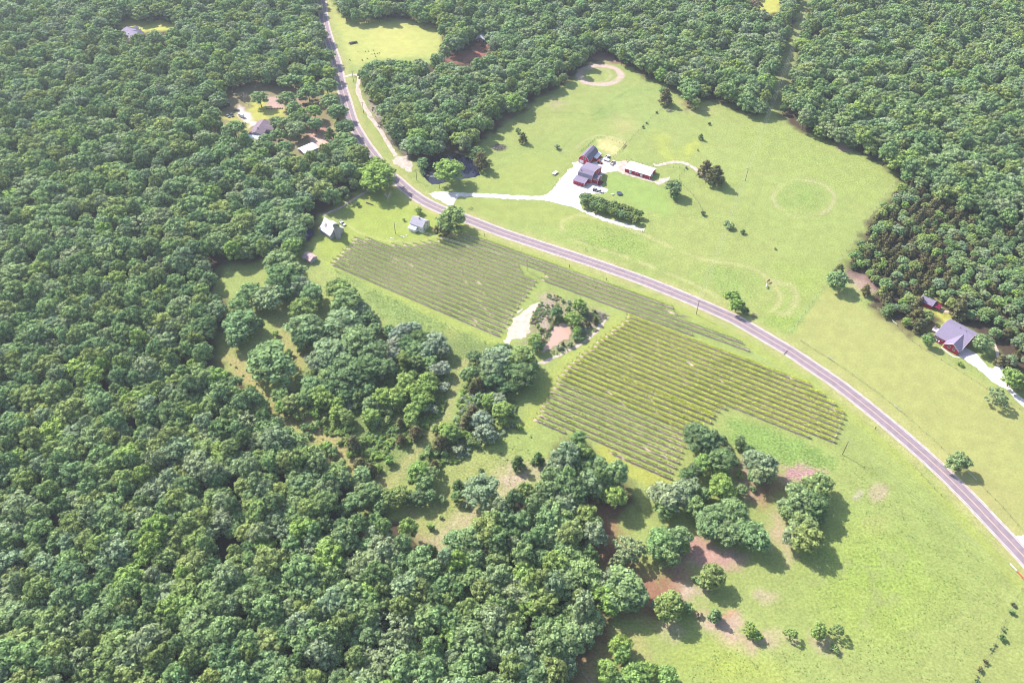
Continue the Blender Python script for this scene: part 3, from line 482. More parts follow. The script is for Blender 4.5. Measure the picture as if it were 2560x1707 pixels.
# ---------------------------------------------------------------- trees
def ico():
    bm = bmesh.new(); bmesh.ops.create_icosphere(bm, subdivisions=1, radius=1); v = np.array([x.co[:] for x in bm.verts]); f = np.array([[q.index for q in p.verts] for p in bm.faces]); bm.free(); return v, f
ICOV, ICOF = ico()
def clump_crown(name, clumps, per, size, flat=.9, up=.35, seed=0, top_bias=.25):
    """crown of leaf-sized faces spread over many lobes; clumps = (x, y, z, r)"""
    g = np.random.default_rng(seed); V = []; F = []; S = []; base_ = 0
    for (x, y, z, r) in clumps:
        k = int(per * (r ** 2)); d = g.normal(size=(k, 3)); d[:, 2] += top_bias; d /= np.linalg.norm(d, axis=1, keepdims=True)
        rad = r * g.uniform(.72, 1.12, k); cen = np.array([x, y, z]) + d * rad[:, None] * np.array([1, 1, flat])
        nr_ = d + g.normal(0, .25, (k, 3)) + np.array([0, 0, up * .5]); nr_ /= np.linalg.norm(nr_, axis=1, keepdims=True)
        rr = g.normal(size=(k, 3)); u = np.cross(nr_, rr); u /= np.linalg.norm(u, axis=1, keepdims=True); w = np.cross(nr_, u); s = g.uniform(size * .6, size * 1.25, k)
        u *= s[:, None]; w *= s[:, None] * .75
        V.append(np.stack([cen - u - w, cen + u - w * .6, cen + u * .7 + w, cen - u * .8 + w * .8], 1).reshape(-1, 3)); F.append(np.arange(4 * k).reshape(-1, 4) + base_); base_ += 4 * k
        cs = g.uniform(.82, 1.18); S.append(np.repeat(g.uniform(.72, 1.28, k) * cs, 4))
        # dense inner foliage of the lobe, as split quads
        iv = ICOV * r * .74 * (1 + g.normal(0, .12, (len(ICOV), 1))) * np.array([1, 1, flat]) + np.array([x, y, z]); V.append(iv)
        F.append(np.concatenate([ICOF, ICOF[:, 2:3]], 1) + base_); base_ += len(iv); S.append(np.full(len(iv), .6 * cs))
    V = np.concatenate(V); S = np.concatenate(S); F = np.concatenate(F); q = F[:, 2] != F[:, 3]
    me = bpy.data.meshes.new(name); me.vertices.add(len(V)); me.vertices.foreach_set('co', V.astype(np.float32).ravel())
    lens = np.where(q, 4, 3); flat_ = np.concatenate([F[i, :4] if q[i] else F[i, :3] for i in range(len(F))]).astype(np.int32) if len(F) < 60000 else None
    me.loops.add(len(flat_)); me.loops.foreach_set('vertex_index', flat_); me.polygons.add(len(F)); me.polygons.foreach_set('loop_start', np.concatenate([[0], np.cumsum(lens)[:-1]]).astype(np.int32)); me.update()
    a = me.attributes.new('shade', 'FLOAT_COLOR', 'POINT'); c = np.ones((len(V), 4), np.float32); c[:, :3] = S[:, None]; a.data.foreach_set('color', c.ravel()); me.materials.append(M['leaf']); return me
def oak_clumps(seed, r=5.0, H=14.0, n=26, ragged=.15, low=.38):
    g = random.Random(seed); cl_ = []; tries = 0; squ = g.uniform(.82, 1.0); ph = g.uniform(0, 6.28)
    while len(cl_) < n and tries < 3000:
        tries += 1; th = g.uniform(0, 6.283); u = math.sqrt(g.random()); rim = 1 + ragged * math.sin(2 * th + ph) + ragged * .7 * math.sin(3 * th + ph * 2.3)
        rho = u * (r - 1.2) * rim; x = rho * math.cos(th); y = rho * math.sin(th) * squ; s = (1 - min(1, (rho / (r * 1.08)) ** 2.4)); z = H * low + (H * (1 - low) - 1.7) * s * g.uniform(.72, 1.0) + g.uniform(-.5, .5)
        cr = g.uniform(1.1, 1.95) * (1.05 - .25 * u)
        if all((x - q[0]) ** 2 + (y - q[1]) ** 2 + (z - q[2]) ** 2 > (.72 * (cr + q[3])) ** 2 for q in cl_): cl_.append((x, y, max(z, 2.2), cr))
    for k in range(7):      # lower skirt
        th = k * .9 + g.uniform(0, .6); cl_.append(((r - 1.7) * math.cos(th), (r - 1.7) * squ * math.sin(th), H * low * g.uniform(.78, 1.1), g.uniform(1.1, 1.6)))
    cl_.append((0, 0, H * .55, 2.6)); return cl_
def trunk_mesh(name, r, H, n=5, rad=.26, seed=0, m='bark', clumps=None):
    g = random.Random(seed); mb = MB(); mb.tube((0, 0, -.2), (.1, 0, H * .3), rad, rad * .72, 7); mb.tube((.1, 0, H * .3), (g.uniform(-.4, .4), g.uniform(-.4, .4), H * .75), rad * .72, rad * .25, 6)
    for k in range(n):
        th = k * 6.283 / n + g.uniform(-.4, .4); z0 = H * g.uniform(.25, .45); rr = r * g.uniform(.5, .8)
        mid = (rr * .5 * math.cos(th), rr * .5 * math.sin(th), z0 + H * .14); mb.tube((.05, 0, z0), mid, rad * .45, rad * .3, 5); mb.tube(mid, (rr * math.cos(th), rr * math.sin(th), z0 + H * .28), rad * .3, rad * .1, 4)
    o = mb.build(name, m); me = o.data; bpy.data.objects.remove(o); return me
OAKS = []
for i in range(7):
    ct = oak_clumps(100 + i, n=[26, 30, 22, 28, 24, 34, 20][i], ragged=[.1, .2, .24, .12, .3, .15, .2][i], low=[.4, .45, .36, .5, .42, .4, .48][i])
    OAKS.append((clump_crown('crown', ct, 36, .31, seed=i, up=.2), trunk_mesh('trunk', 5, 14, seed=i)))
AIRY = []
for i in range(3):
    ct = [(x, y, z, r * .82) for x, y, z, r in oak_clumps(200 + i, n=24, ragged=.3, low=.3)][:-1]
    AIRY.append((clump_crown('crown', ct, 20, .26, seed=50 + i), trunk_mesh('trunk', 5, 14, n=8, seed=20 + i)))
def cone_clumps(seed, r=2.2, H=6.0, n=22, round_=.5):
    g = random.Random(seed); o = []
    for k in range(n):
        t = (k + .5) / n; z = .55 + (H - .9) * t; rr = r * (1 - t ** 1.5) ** .75 * g.uniform(.55, .8); th = k * 2.4 + g.uniform(-.3, .3); o.append((rr * math.cos(th), rr * math.sin(th), z, r * g.uniform(.26, .40) * (1.1 - .55 * t)))
    o.append((0, 0, H * .35, r * .55)); o.append((0, 0, H * .62, r * .35)); return o
CEDARS = [(clump_crown('crown', cone_clumps(300 + i, n=24), 70, .17, seed=70 + i, up=.1, top_bias=.3), trunk_mesh('trunk', 1, 5, n=2, rad=.14, seed=40 + i)) for i in range(3)]
def bush_clumps(seed, r=2.0, H=2.8, n=11):
    g = random.Random(seed); o = []
    for k in range(n):
        th = g.uniform(0, 6.28); rho = math.sqrt(g.random()) * r * .68; o.append((rho * math.cos(th), rho * math.sin(th), .5 + (H - 1.2) * (1 - (rho / r) ** 2) * g.uniform(.6, 1), g.uniform(.5, .85)))
    o.append((0, 0, .9, .9)); return o
BUSHES = [(clump_crown('crown', bush_clumps(400 + i), 48, .2, seed=90 + i), trunk_mesh('trunk', 1.3, 2, n=4, rad=.09, seed=60 + i)) for i in range(4)]
def dead_mesh(seed, H=11):
    g = random.Random(seed); mb = MB()
    def br(p, d, L, r, lv):
        q = p + d * L; mb.tube(p, q, r, r * .6, 5 if lv < 2 else 3)
        if lv >= 4: return
        for k in range(3 if lv else 4):
            nd = (d + Vector((g.uniform(-1, 1), g.uniform(-1, 1), g.uniform(-.25, .75))) * .8).normalized(); br(p + d * L * g.uniform(.55, 1), nd, L * g.uniform(.5, .75), r * .5, lv + 1)
    br(Vector((0, 0, -.2)), Vector((.05, 0, 1)), H * .36, .26, 0); o = mb.build('branches', 'deadwood'); me = o.data; bpy.data.objects.remove(o); return me
DEADS = [dead_mesh(i) for i in range(3)]
# tint classes: real leaf colours
TINT = {0: (.290, .380, .200), 1: (.250, .365, .150), 2: (.275, .360, .125), 3: (.285, .415, .115), 4: (.170, .265, .110), 5: (.34, .41, .27), 6: (.205, .200, .095), 7: (.33, .26, .20), 8: (.28, .37, .11)}
TNAME = {0: 'pale grey-green', 1: 'mid-green', 2: 'olive-green', 3: 'bright yellow-green', 4: 'dark green', 5: 'silvery', 6: 'brown-green', 7: 'dry pinkish-brown'}
def tcol(t, j=.1):
    c = TINT[t]; s = 1 + rnd.uniform(-j, j); return [c[0] * s * (1 + rnd.uniform(-.08, .08)), c[1] * s, c[2] * s * (1 + rnd.uniform(-.1, .1))]
used = {}
UNI = 'zero one two three four five six seven eight nine ten eleven twelve thirteen fourteen fifteen sixteen seventeen eighteen nineteen'.split()
TEN = 'x x twenty thirty forty fifty sixty seventy eighty ninety'.split()
def say(n):
    n = int(max(1, min(99, round(n)))); return UNI[n] if n < 20 else TEN[n // 10] + ('-' + UNI[n % 10] if n % 10 else '')
def where(X, Y, z, fine=False):
    x, y = proj(X, Y, z); x = max(1, min(99, x / 25.6)); y = max(1, min(99, y / 17.07))
    if fine: return f'{say(int(x))} point {UNI[int(x * 10) % 10]} percent across, {say(y)} down'
    return f'{say(x)} percent across, {say(y)} percent down'
labset = set()
def uniq(lab, X=None, Y=None, z=0):
    """a label of its own: lab may hold {w} for the place"""
    l_ = lab.replace('{w}', where(X, Y, z)) if X is not None else lab
    if l_ in labset and X is not None: l_ = lab.replace('{w}', where(X, Y, z, True))
    if l_ in labset and X is not None: x_, y_ = proj(X, Y, z); l_ = lab.replace('{w}', f'{say(min(99, x_ / 25.6))} percent across, {say(int(y_ / 17.07))} point {UNI[int(y_ / 1.707) % 10]} down')
    labset.add(l_); return l_
def add_tree(name, meshes, X, Y, r, H, tint, label, cat, group=None, ref=(5.0, 14.0), rz=None):
    root = empty(name, (X, Y, 0), rnd.uniform(0, 6.28) if rz is None else rz, label, cat, group)
    for nm, me_ in (('crown', meshes[0]), ('trunk', meshes[1])):
        if me_ is None: continue
        o = bpy.data.objects.new(nm, me_); C.objects.link(o); o.parent = root; o.scale = (r / ref[0], r / ref[0] * rnd.uniform(.9, 1.1), H / ref[1])
        if nm == 'crown': o['tint'] = tint
    return root
placed = []       # every crown by hand, so the closed woods keep off it
KIND = {'o': ('broadleaf_tree', OAKS, (5.0, 14.0), 'tree'), 'a': ('broadleaf_tree', AIRY, (5.0, 14.0), 'tree'), 'c': ('cedar_tree', CEDARS, (2.2, 6.0), 'cedar'), 'b': ('shrub', BUSHES, (2.0, 2.8), 'shrub')}
def hand(cr, x, y, rp, t, kind=None, label=None, place=None, group=None, Hf=None):
    a = CR[cr]; sx, sy = px(cr, x, y); rr = rp / a[2] / SC(sy)
    hollow = place == 'in the scrubby hollow'
    if hollow and t == 1 and rnd.random() < .5: t = 3
    if kind is None: kind = 'c' if t == 6 else ('b' if rr < (3.45 if hollow else 2.3) else 'o')
    if kind in 'oa': H = min(2.3 * rr, rr + 6.5)
    elif kind == 'c': H = 2.5 * rr
    else: H = 1.5 * rr
    if Hf: H *= Hf
    zc = H * .58; g = G(sx, sy, zc); nm, var, ref, cat = KIND[kind]
    if label is None: label = f'{TNAME[t]} {dict(o="tree", a="open tree", c="cedar", b="shrub")[kind]} {place or ""}, {{w}}'.replace(' ,', ',')
    add_tree(nm, rnd.choice(var), g.x, g.y, rr * (1.27 if rr > 3.3 else 1.22), H * (1 if rr > 3.3 else 1.1), tcol(t, .06), uniq(label, g.x, g.y, zc), cat, group, ref); placed.append((g.x, g.y, rr, H))
def many(cr, lst, place, group, kind=None):
    for q in lst: hand(cr, q[0], q[1], q[2], q[3], q[4] if len(q) > 4 else kind, None, place, group)
many('H8', [(330, 170, 150, 1), (560, 220, 170, 0), (200, 330, 130, 1), (780, 150, 120, 4), (200, 560, 190, 1), (380, 560, 110, 4), (150, 760, 110, 1), (680, 690, 50, 3), (1150, 160, 140, 1), (1500, 120, 170, 2), (1600, 280, 200, 1), (1780, 380, 110, 0),
            (1030, 360, 150, 2), (1180, 300, 90, 2), (1080, 620, 200, 1), (1050, 760, 130, 4), (1560, 560, 200, 0), (1400, 640, 120, 1), (1900, 500, 110, 4), (1750, 800, 220, 1), (1380, 950, 200, 0), (1220, 1060, 140, 0), (1550, 1060, 150, 1), (1950, 950, 180, 4),
            (1850, 1150, 180, 4), (1560, 1230, 200, 4), (2080, 1150, 140, 4), (1970, 640, 90, 1), (1350, 1260, 120, 1), (1080, 1000, 45, 5), (1250, 1480, 120, 3), (1050, 1290, 90, 2), (1120, 1360, 80, 1), (840, 940, 60, 1, 'b'), (300, 750, 90, 3, 'b'), (1000, 900, 60, 1, 'b')], 'in the barn grove', 'trees of the grove below the barn')
many('C4', [(85, 480, 58, 3), (60, 660, 88, 1), (15, 690, 100, 4), (120, 740, 70, 0), (-10, 570, 80, 1), (165, 305, 62, 1), (60, 420, 60, 1)], 'beside the tin shed', 'trees beside the tin shed', 'o')
hand('H8', 600, 1050, 262, 1, 'o', 'broad lone green oak in the small clearing left of the grove')
many('M', [(1180, 370, 50, 5), (1230, 345, 55, 5), (1300, 325, 50, 5), (1165, 440, 50, 5), (1250, 430, 60, 4), (1330, 395, 60, 4), (1300, 480, 60, 1), (1230, 530, 50, 2), (1320, 545, 50, 2), (1385, 480, 60, 5), (1450, 420, 65, 5), (1490, 475, 50, 5), (1410, 560, 50, 1), (1450, 610, 45, 5), (1495, 600, 45, 5), (1385, 430, 50, 4), (1170, 500, 45, 5), (1130, 350, 40, 1)], 'in the silvery thicket', 'silvery thicket')
hand('M', 1512, 720, 48, 5, 'b', 'lone round silvery bush on the grass below the silvery thicket')
many('M', [(1240, 700, 60, 3), (1390, 680, 60, 3), (1385, 740, 55, 3), (1300, 760, 60, 3), (1340, 830, 60, 3), (1375, 800, 50, 3), (1180, 790, 60, 3), (1080, 800, 60, 1), (1290, 880, 50, 3), (1280, 945, 50, 3), (1200, 650, 40, 3), (1410, 880, 45, 5), (980, 740, 50, 1), (1000, 840, 50, 1), (1000, 930, 55, 1), (1040, 965, 38, 5),
           (870, 850, 40, 5), (780, 840, 50, 3), (830, 930, 50, 2), (770, 900, 50, 3), (860, 1010, 35, 2), (900, 780, 50, 1), (690, 810, 62, 3), (600, 720, 65, 1), (560, 800, 60, 1), (460, 840, 60, 2), (380, 780, 50, 1), (400, 860, 50, 1), (620, 900, 45, 1), (620, 990, 38, 1), (500, 930, 45, 2), (555, 1000, 30, 1), (575, 1060, 25, 1),
           (785, 1110, 20, 1), (690, 1140, 45, 1), (740, 1170, 40, 1), (1205, 970, 35, 6), (1210, 1080, 38, 6), (1310, 1030, 48, 6), (880, 1100, 55, 6), (950, 1090, 40, 2), (1100, 960, 40, 2), (860, 1190, 30, 1), (930, 1250, 50, 6), (1010, 1290, 45, 6), (940, 1340, 60, 1), (800, 1260, 50, 2), (1060, 1280, 35, 3), (1130, 1220, 45, 3), (1090, 1190, 35, 3),
           (1330, 1310, 68, 3), (1400, 1330, 58, 1), (1370, 1370, 60, 1), (1440, 1260, 40, 6), (1390, 1165, 50, 1), (1480, 1100, 58, 6), (1570, 1060, 50, 4), (1540, 1040, 58, 3), (1500, 1010, 45, 3), (1610, 1150, 50, 5), (1660, 950, 55, 6), (1700, 890, 50, 6), (1790, 1040, 60, 5), (1760, 950, 58, 5), (1840, 1070, 45, 5), (1900, 960, 45, 1), (1870, 820, 50, 5),
           (1900, 890, 60, 1), (1820, 820, 50, 3), (1750, 800, 45, 1), (1120, 880, 45, 1), (1190, 870, 45, 2), (1060, 880, 40, 2), (690, 960, 30, 2), (960, 1190, 30, 2), (720, 740, 60, 4), (830, 770, 60, 4), (900, 850, 45, 1), (1650, 1060, 40, 1), (1700, 1100, 40, 1), (1450, 1010, 35, 2), (1180, 1020, 30, 1), (1480, 1180, 40, 1), (1960, 870, 30, 3), (1230, 600, 30, 3), (1300, 640, 40, 3)], 'in the scrubby hollow', 'scrub trees of the hollow')
many('M', [(1720, 535, 55, 4), (1870, 540, 88, 0), (1825, 600, 75, 0), (1905, 480, 50, 4), (1950, 620, 60, 4), (2040, 540, 90, 2), (2050, 640, 80, 4), (1680, 640, 55, 1), (1740, 700, 48, 6), (1860, 690, 60, 4), (1930, 740, 48, 4), (1700, 730, 36, 6), (2000, 710, 48, 4), (1790, 660, 50, 1), (2090, 590, 60, 1)], 'left of the muddy pond', 'trees left of the muddy pond')
for q, lab in [((2010, 1000, 32, 3), 'thin bright sapling leaning below the lower vineyard corner'), ((2010, 1240, 48, 4, 'c'), 'dark egg-shaped cedar on bare ground, left of a matching pair'), ((2150, 1212, 44, 4, 'c'), 'dark egg-shaped cedar on bare ground, right of a matching pair'), ((1755, 1300, 20, 1), 'tiny green shrub alone in the rough meadow'),
               ((1600, 1400, 42, 4, 'c'), 'dark cedar close left of the large pale round tree'), ((1750, 1440, 108, 0, 'o'), 'large pale round tree alone at the foot of the rough meadow'), ((1590, 1480, 38, 1), 'green shrub below the dark cedar near the pale round tree'), ((1650, 1530, 30, 5), 'small whitish shrub at the foot of the pale round tree')]:
    hand('M', *q[:4], q[4] if len(q) > 4 else None, lab)
many('B', [(170, 260, 80, 1), (300, 290, 60, 2), (380, 270, 60, 2), (500, 290, 58, 4), (590, 280, 42, 1), (665, 300, 30, 1), (440, 300, 40, 4), (100, 240, 50, 6), (60, 330, 70, 1), (250, 350, 50, 1)], 'on the lower scrub rim', 'trees on the lower rim of the scrub')
hand('B', 590, 490, 32, 3, 'b', 'single bright shrub in the dry lower meadow'); hand('B', 665, 425, 14, 1, 'b', 'tiny round bush in the dry lower meadow'); hand('B', 588, 640, 42, 4, 'c', 'dark cedar in the shaded tip of the dry meadow')
many('PN', [(1150, 480, 120, 3), (1250, 600, 90, 4), (960, 560, 75, 1), (1050, 750, 140, 3), (900, 720, 75, 3), (720, 640, 105, 4), (740, 490, 50, 2), (1120, 990, 85, 3), (1200, 1150, 70, 4), (1080, 1110, 75, 1), (1260, 980, 58, 5), (300, 1170, 125, 3), (350, 1290, 110, 4), (460, 1170, 42, 7), (350, 880, 58, 3), (400, 960, 50, 3), (1480, 770, 68, 6),
            (1470, 610, 32, 6), (1000, 1255, 68, 1), (840, 1240, 36, 6), (770, 1310, 58, 5), (1350, 860, 52, 6), (680, 820, 38, 6), (1260, 760, 55, 3), (1130, 860, 70, 4), (840, 400, 40, 1), (960, 430, 45, 5), (600, 930, 40, 2), (530, 1000, 40, 7), (640, 500, 35, 7)], 'around the muddy pond', 'trees and shrubs around the muddy pond')
many('G7', [(520, 200, 170, 4), (600, 320, 110, 4), (740, 450, 130, 4), (520, 480, 100, 3), (450, 560, 80, 4), (340, 620, 80, 4), (400, 690, 70, 0), (940, 230, 58, 1), (930, 310, 50, 1), (1050, 330, 58, 4), (810, 320, 45, 5), (760, 215, 46, 6), (1160, 480, 145, 0), (1200, 590, 125, 0), (1110, 620, 75, 1), (700, 580, 70, 3), (720, 720, 125, 3), (800, 800, 95, 3),
            (930, 600, 52, 3), (960, 790, 66, 1), (900, 450, 45, 1), (1090, 760, 45, 1), (560, 830, 60, 3)], 'below the vineyard corner', 'copse below the vineyard corner')
many('G7', [(150, 850, 170, 0), (330, 780, 120, 0), (420, 960, 110, 1), (100, 980, 120, 1), (550, 830, 70, 1), (650, 1080, 150, 1), (860, 1020, 155, 1), (600, 1190, 120, 1), (800, 1250, 130, 1), (1090, 1290, 155, 1), (70, 1380, 160, 1), (200, 1330, 140, 1), (300, 1410, 75, 3), (110, 1490, 130, 1)], 'in the open grove on red soil', 'open grove on red soil')
many('G7', [(1800, 740, 150, 1), (1600, 900, 160, 1), (1760, 950, 150, 4), (1450, 960, 80, 0), (1650, 1180, 155, 2), (1680, 1320, 150, 2), (1560, 1270, 120, 0), (1800, 1060, 100, 4), (1600, 800, 90, 1), (1500, 1030, 90, 1)], 'in the long-shadowed cluster', 'tall tree cluster beside the pink patch')
many('B', [(1950, 630, 90, 0, 'a'), (1900, 700, 70, 0, 'a'), (1900, 900, 130, 1), (1800, 980, 88, 3), (1960, 950, 100, 1), (1850, 870, 90, 0), (1890, 1290, 66, 3), (1900, 1350, 60, 3), (1945, 1430, 34, 2), (1800, 1470, 70, 3), (2000, 1510, 80, 3), (2080, 1480, 60, 3), (2210, 1520, 70, 3), (1880, 1540, 50, 1)], 'by the red-soil gap', 'trees edging the red-soil gap')
for cr, q, lab in [('R5', (220, 820, 80, 2, 'o'), 'dense round tree standing on the dry ground below the open grove'), ('R5', (165, 865, 46, 1), 'green shrub hugging the left side of the dense round tree'), ('R5', (100, 840, 28, 1), 'small bright shrub in the shadow left of the round tree'), ('B', (2225, 1030, 88, 2, 'o'), 'olive bushy tree, largest of the clump on pink soil'),
                   ('B', (2150, 1020, 50, 5, 'b'), 'pale shrub on the left of the pink-soil clump'), ('B', (2345, 1050, 50, 1, 'b'), 'green shrub on the right of the pink-soil clump'), ('R5', (30, 1040, 40, 4, 'b'), 'dark shrub on the right end of the pink-soil clump'), ('R5', (130, 1090, 24, 7, 'b'), 'rusty red bush beside the pink-soil clump'),
                   ('R5', (245, 1085, 46, 1, 'c'), 'narrow green sapling, leftmost of the row on the pink strip'), ('R5', (480, 1185, 48, 3, 'a'), 'leafy sapling, second from left of the row on the pink strip'), ('R5', (520, 1240, 42, 3, 'b'), 'low leafy shrub touching the second sapling'), ('R5', (760, 1220, 40, 3, 'a'), 'slim bright sapling in the middle of the row'),
                   ('R5', (950, 1205, 52, 3, 'o'), 'bright yellow-green sapling, left of the last pair'), ('R5', (1075, 1200, 46, 1, 'a'), 'paler sapling, right of the last pair'), ('R5', (1060, 1320, 30, 1, 'b'), 'grey-green shrub below the last pair of saplings'), ('R5', (1910, 40, 62, 1, 'o'), 'lone round tree on the mown verge beside the road'),
                   ('S6', (625, 830, 34, 1, 'b'), 'bush at the upper end of the hedgerow line'), ('S6', (520, 1092, 42, 4, 'b'), 'dark bush midway down the hedgerow line'), ('S6', (540, 1020, 20, 4, 'b'), 'small dark bush above the midway bush'), ('S6', (640, 750, 26, 6, 'b'), 'dry brownish bush topping the hedgerow line'), ('S6', (350, 1340, 30, 6, 'b'), 'dry brown bush in the lower hedgerow'),
                   ('S6', (300, 1420, 34, 6, 'b'), 'larger dry brown bush in the lower hedgerow'), ('S6', (265, 1545, 26, 4, 'b'), 'dark bush where the hedgerow leaves the picture'), ('S6', (450, 1160, 18, 1, 'b'), 'small green bush below the midway bush'), ('S6', (410, 1212, 18, 1, 'b'), 'small green bush lower in the hedgerow'),
                   ('C2', (1152, 1168, 88, 3, 'o'), 'dense round bright tree standing on the dark pond bank'), ('C2', (976, 1115, 42, 1, 'o'), 'upright tree at the left bank of the dark pond'), ('C2', (966, 1170, 26, 1, 'b'), 'lower bushy tree below the upright one at the pond'), ('C2', (1235, 955, 58, 3, 'o'), 'bright tree on the wood edge above the dark pond'),
                   ('C2', (1345, 1040, 48, 1, 'a'), 'pale leafy tree right of the dark pond'), ('C2', (1375, 1085, 54, 6, 'c'), 'dark cedar right of the dark pond'), ('C2', (1402, 1192, 15, 1, 'b'), 'small young tree on the lawn right of the pond'), ('C2', (1662, 938, 30, 6, 'c'), 'dark round cedar in the pasture above the brush pile'),
                   ('C2', (1625, 890, 22, 1, 'b'), 'light shrub next to the dark pasture cedar'), ('C2', (1895, 1002, 22, 5, 'b'), 'round silvery bush left of the red gambrel barn'), ('C2', (670, 1200, 112, 3, 'o'), 'spreading bright-green tree overhanging the road bend'), ('C2', (655, 1125, 62, 3, 'o'), 'upper lobe tree behind the bright-green roadside tree'),
                   ('C2', (600, 1245, 52, 3, 'o'), 'left companion of the bright-green roadside tree'), ('C2', (425, 1310, 46, 0, 'a'), 'pale slender tree in the shade above the lane'), ('C2', (530, 1395, 20, 4, 'b'), 'small dark bush on the lawn near the lane'), ('C2', (950, 1438, 30, 3, 'b'), 'round light bush behind the white farmhouse'),
                   ('C2', (1070, 1492, 10, 4, 'b'), 'tiny dark bush between farmhouse and big yard tree'), ('C2', (848, 1500, 13, 1, 'b'), 'oblong bush left of the white farmhouse'), ('C4', (1175, 292, 92, 2, 'o'), 'big dense yard tree between white farmhouse and road'), ('C4', (1110, 372, 46, 6, 'o'), 'smaller brownish tree in front of the big yard tree'),
                   ('C3', (537, 482, 34, 6, 'c'), 'dark cedar at the top of the pasture fence line'), ('C3', (520, 452, 26, 1, 'b'), 'light bushy tree above the fence-line cedar'), ('C3', (660, 435, 50, 1, 'o'), 'tall tree stepping out of the wood into the pasture'), ('C3', (655, 480, 44, 1, 'o'), 'lower half-hidden tree at the wood corner'),
                   ('C3', (756, 625, 9, 4, 'b'), 'small dark bush high in the big pasture'), ('C3', (716, 692, 13, 4, 'c'), 'small dark cedar in the big pasture'), ('C3', (700, 760, 6, 4, 'b'), 'tiny bush beside the yellow flower patch'), ('C3', (742, 845, 36, 6, 'c'), 'brown-green cedar, left of the pasture pair'), ('C3', (793, 878, 46, 6, 'c'), 'larger brown-green cedar, right of the pasture pair'),
                   ('C3', (575, 945, 38, 1, 'o'), 'dark leafy lone tree right of the long white-roofed shed'), ('C3', (577, 985, 30, 4, 'b'), 'low dark growth under the lone tree near the long shed'), ('C3', (724, 1080, 15, 4, 'b'), 'small dark bush below the pasture fence corner'), ('C3', (850, 1132, 20, 1, 'b'), 'pale bush by the lower pasture ditch'), ('C3', (640, 850, 7, 4, 'b'), 'tiny bush on the pasture path'),
                   ('C3', (490, 570, 7, 4, 'b'), 'tiny dark bush on the fence line, upper'), ('C3', (440, 622, 7, 4, 'b'), 'tiny dark bush on the fence line, middle'), ('C3', (420, 642, 8, 4, 'b'), 'tiny dark bush on the fence line beside a bare spot'), ('C3', (545, 527, 9, 6, 'b'), 'tiny bush just below the fence-line cedar'),
                   ('C5', (1440, 12, 26, 1, 'b'), 'left bush of the ditch pair below the power line'), ('C5', (1520, 48, 20, 1, 'b'), 'right bush of the ditch pair below the power line'), ('C5', (1745, 168, 9, 1, 'b'), 'tiny bush along the pasture ditch'), ('C5', (1455, 495, 44, 3, 'o'), 'bright tree beside the road below the horse ring'), ('C5', (1482, 552, 46, 3, 'o'), 'second bright tree touching the roadside one'),
                   ('C5', (1540, 590, 30, 4, 'b'), 'dark shrub on the lower right of the roadside pair'), ('C5', (1600, 622, 14, 7, 'b'), 'small dry bush right of the roadside pair'), ('C6', (300, 668, 50, 1, 'o'), 'pale lone tree at the paddock corner'), ('C6', (312, 612, 30, 6, 'c'), 'dark cedar behind the paddock corner tree'), ('C6', (462, 722, 28, 6, 'c'), 'brown-green cedar alone left of the cedar wood'),
                   ('RH', (220, 675, 76, 1, 'o'), 'round green tree left of the red house with purple roof'), ('RH', (930, 700, 108, 1, 'o'), 'leafy tree right of the red house with purple roof'), ('RH', (630, 985, 36, 3, 'b'), 'small round sapling on the lawn before the red house'), ('RH', (1115, 1395, 120, 0, 'a'), 'pale open-crowned tree beside the gravel drive'),
                   ('RH', (1310, 1170, 118, 3, 'o'), 'dense bright tree right of the gravel drive'), ('RH', (1440, 1240, 90, 3, 'o'), 'second dense tree right of the gravel drive at the picture edge'), ('RH', (90, 460, 85, 6, 'c'), 'olive cedar left of the red house'), ('RH', (190, 350, 85, 2, 'o'), 'yellowish tree between small shed and red house'), ('RH', (90, 320, 90, 6, 'c'), 'brown cedar just below the small purple shed'), ('RH', (30, 240, 80, 6, 'c'), 'brown cedar left of the small purple shed'),
                   ('RH', (640, 250, 112, 6, 'c'), 'wide brown-green cedar behind the red house'), ('RH', (520, 210, 70, 2, 'o'), 'leafy tree left of the wide cedar behind the red house'), ('RH', (1170, 930, 70, 6, 'c'), 'dark cedar at the fork of the gravel drive')]:
    hand(cr, *q[:4], q[4] if len(q) > 4 else None, lab)
many('WH', [(980, 320, 170, 1), (1600, 330, 180, 1), (1750, 520, 150, 1), (2080, 190, 190, 1), (1350, 850, 130, 1), (1520, 900, 160, 1), (1400, 1150, 160, 1), (1800, 1000, 200, 0), (1780, 760, 130, 1), (2220, 620, 150, 3), (2230, 900, 140, 1), (420, 1020, 230, 1), (1550, 1430, 170, 1), (1120, 1270, 150, 1), (2000, 800, 130, 4), (1930, 640, 110, 3), (300, 1150, 130, 1)], 'around the woods house', 'trees around the house in the woods')
many('T3', [(1180, 800, 150, 4, 'c'), (1500, 640, 140, 1), (1350, 250, 170, 1), (760, 560, 180, 1), (1500, 1000, 100, 1), (1250, 1150, 150, 1), (100, 520, 120, 0)], 'near the white metal shed', 'trees between woods house and road')
many('C2', [(325, 500, 55, 3), (320, 590, 60, 1), (390, 760, 55, 1), (440, 870, 58, 4), (430, 950, 50, 1), (480, 990, 58, 1), (335, 690, 55, 1)], 'on the left roadside', 'trees on the left roadside')
many('FA', [(620 + k * 84 + rnd.uniform(-12, 12), 1190 + k * 26 + rnd.uniform(-14, 14), rnd.uniform(70, 92), rnd.choice((2, 2, 1)), 'o') for k in range(14)] + [(640 + k * 84 + rnd.uniform(-12, 12), 1300 + k * 27 + rnd.uniform(-12, 12), rnd.uniform(62, 85), rnd.choice((2, 1, 2)), 'o') for k in range(13)], 'in the hedge beside the drive', 'trees of the hedge row')
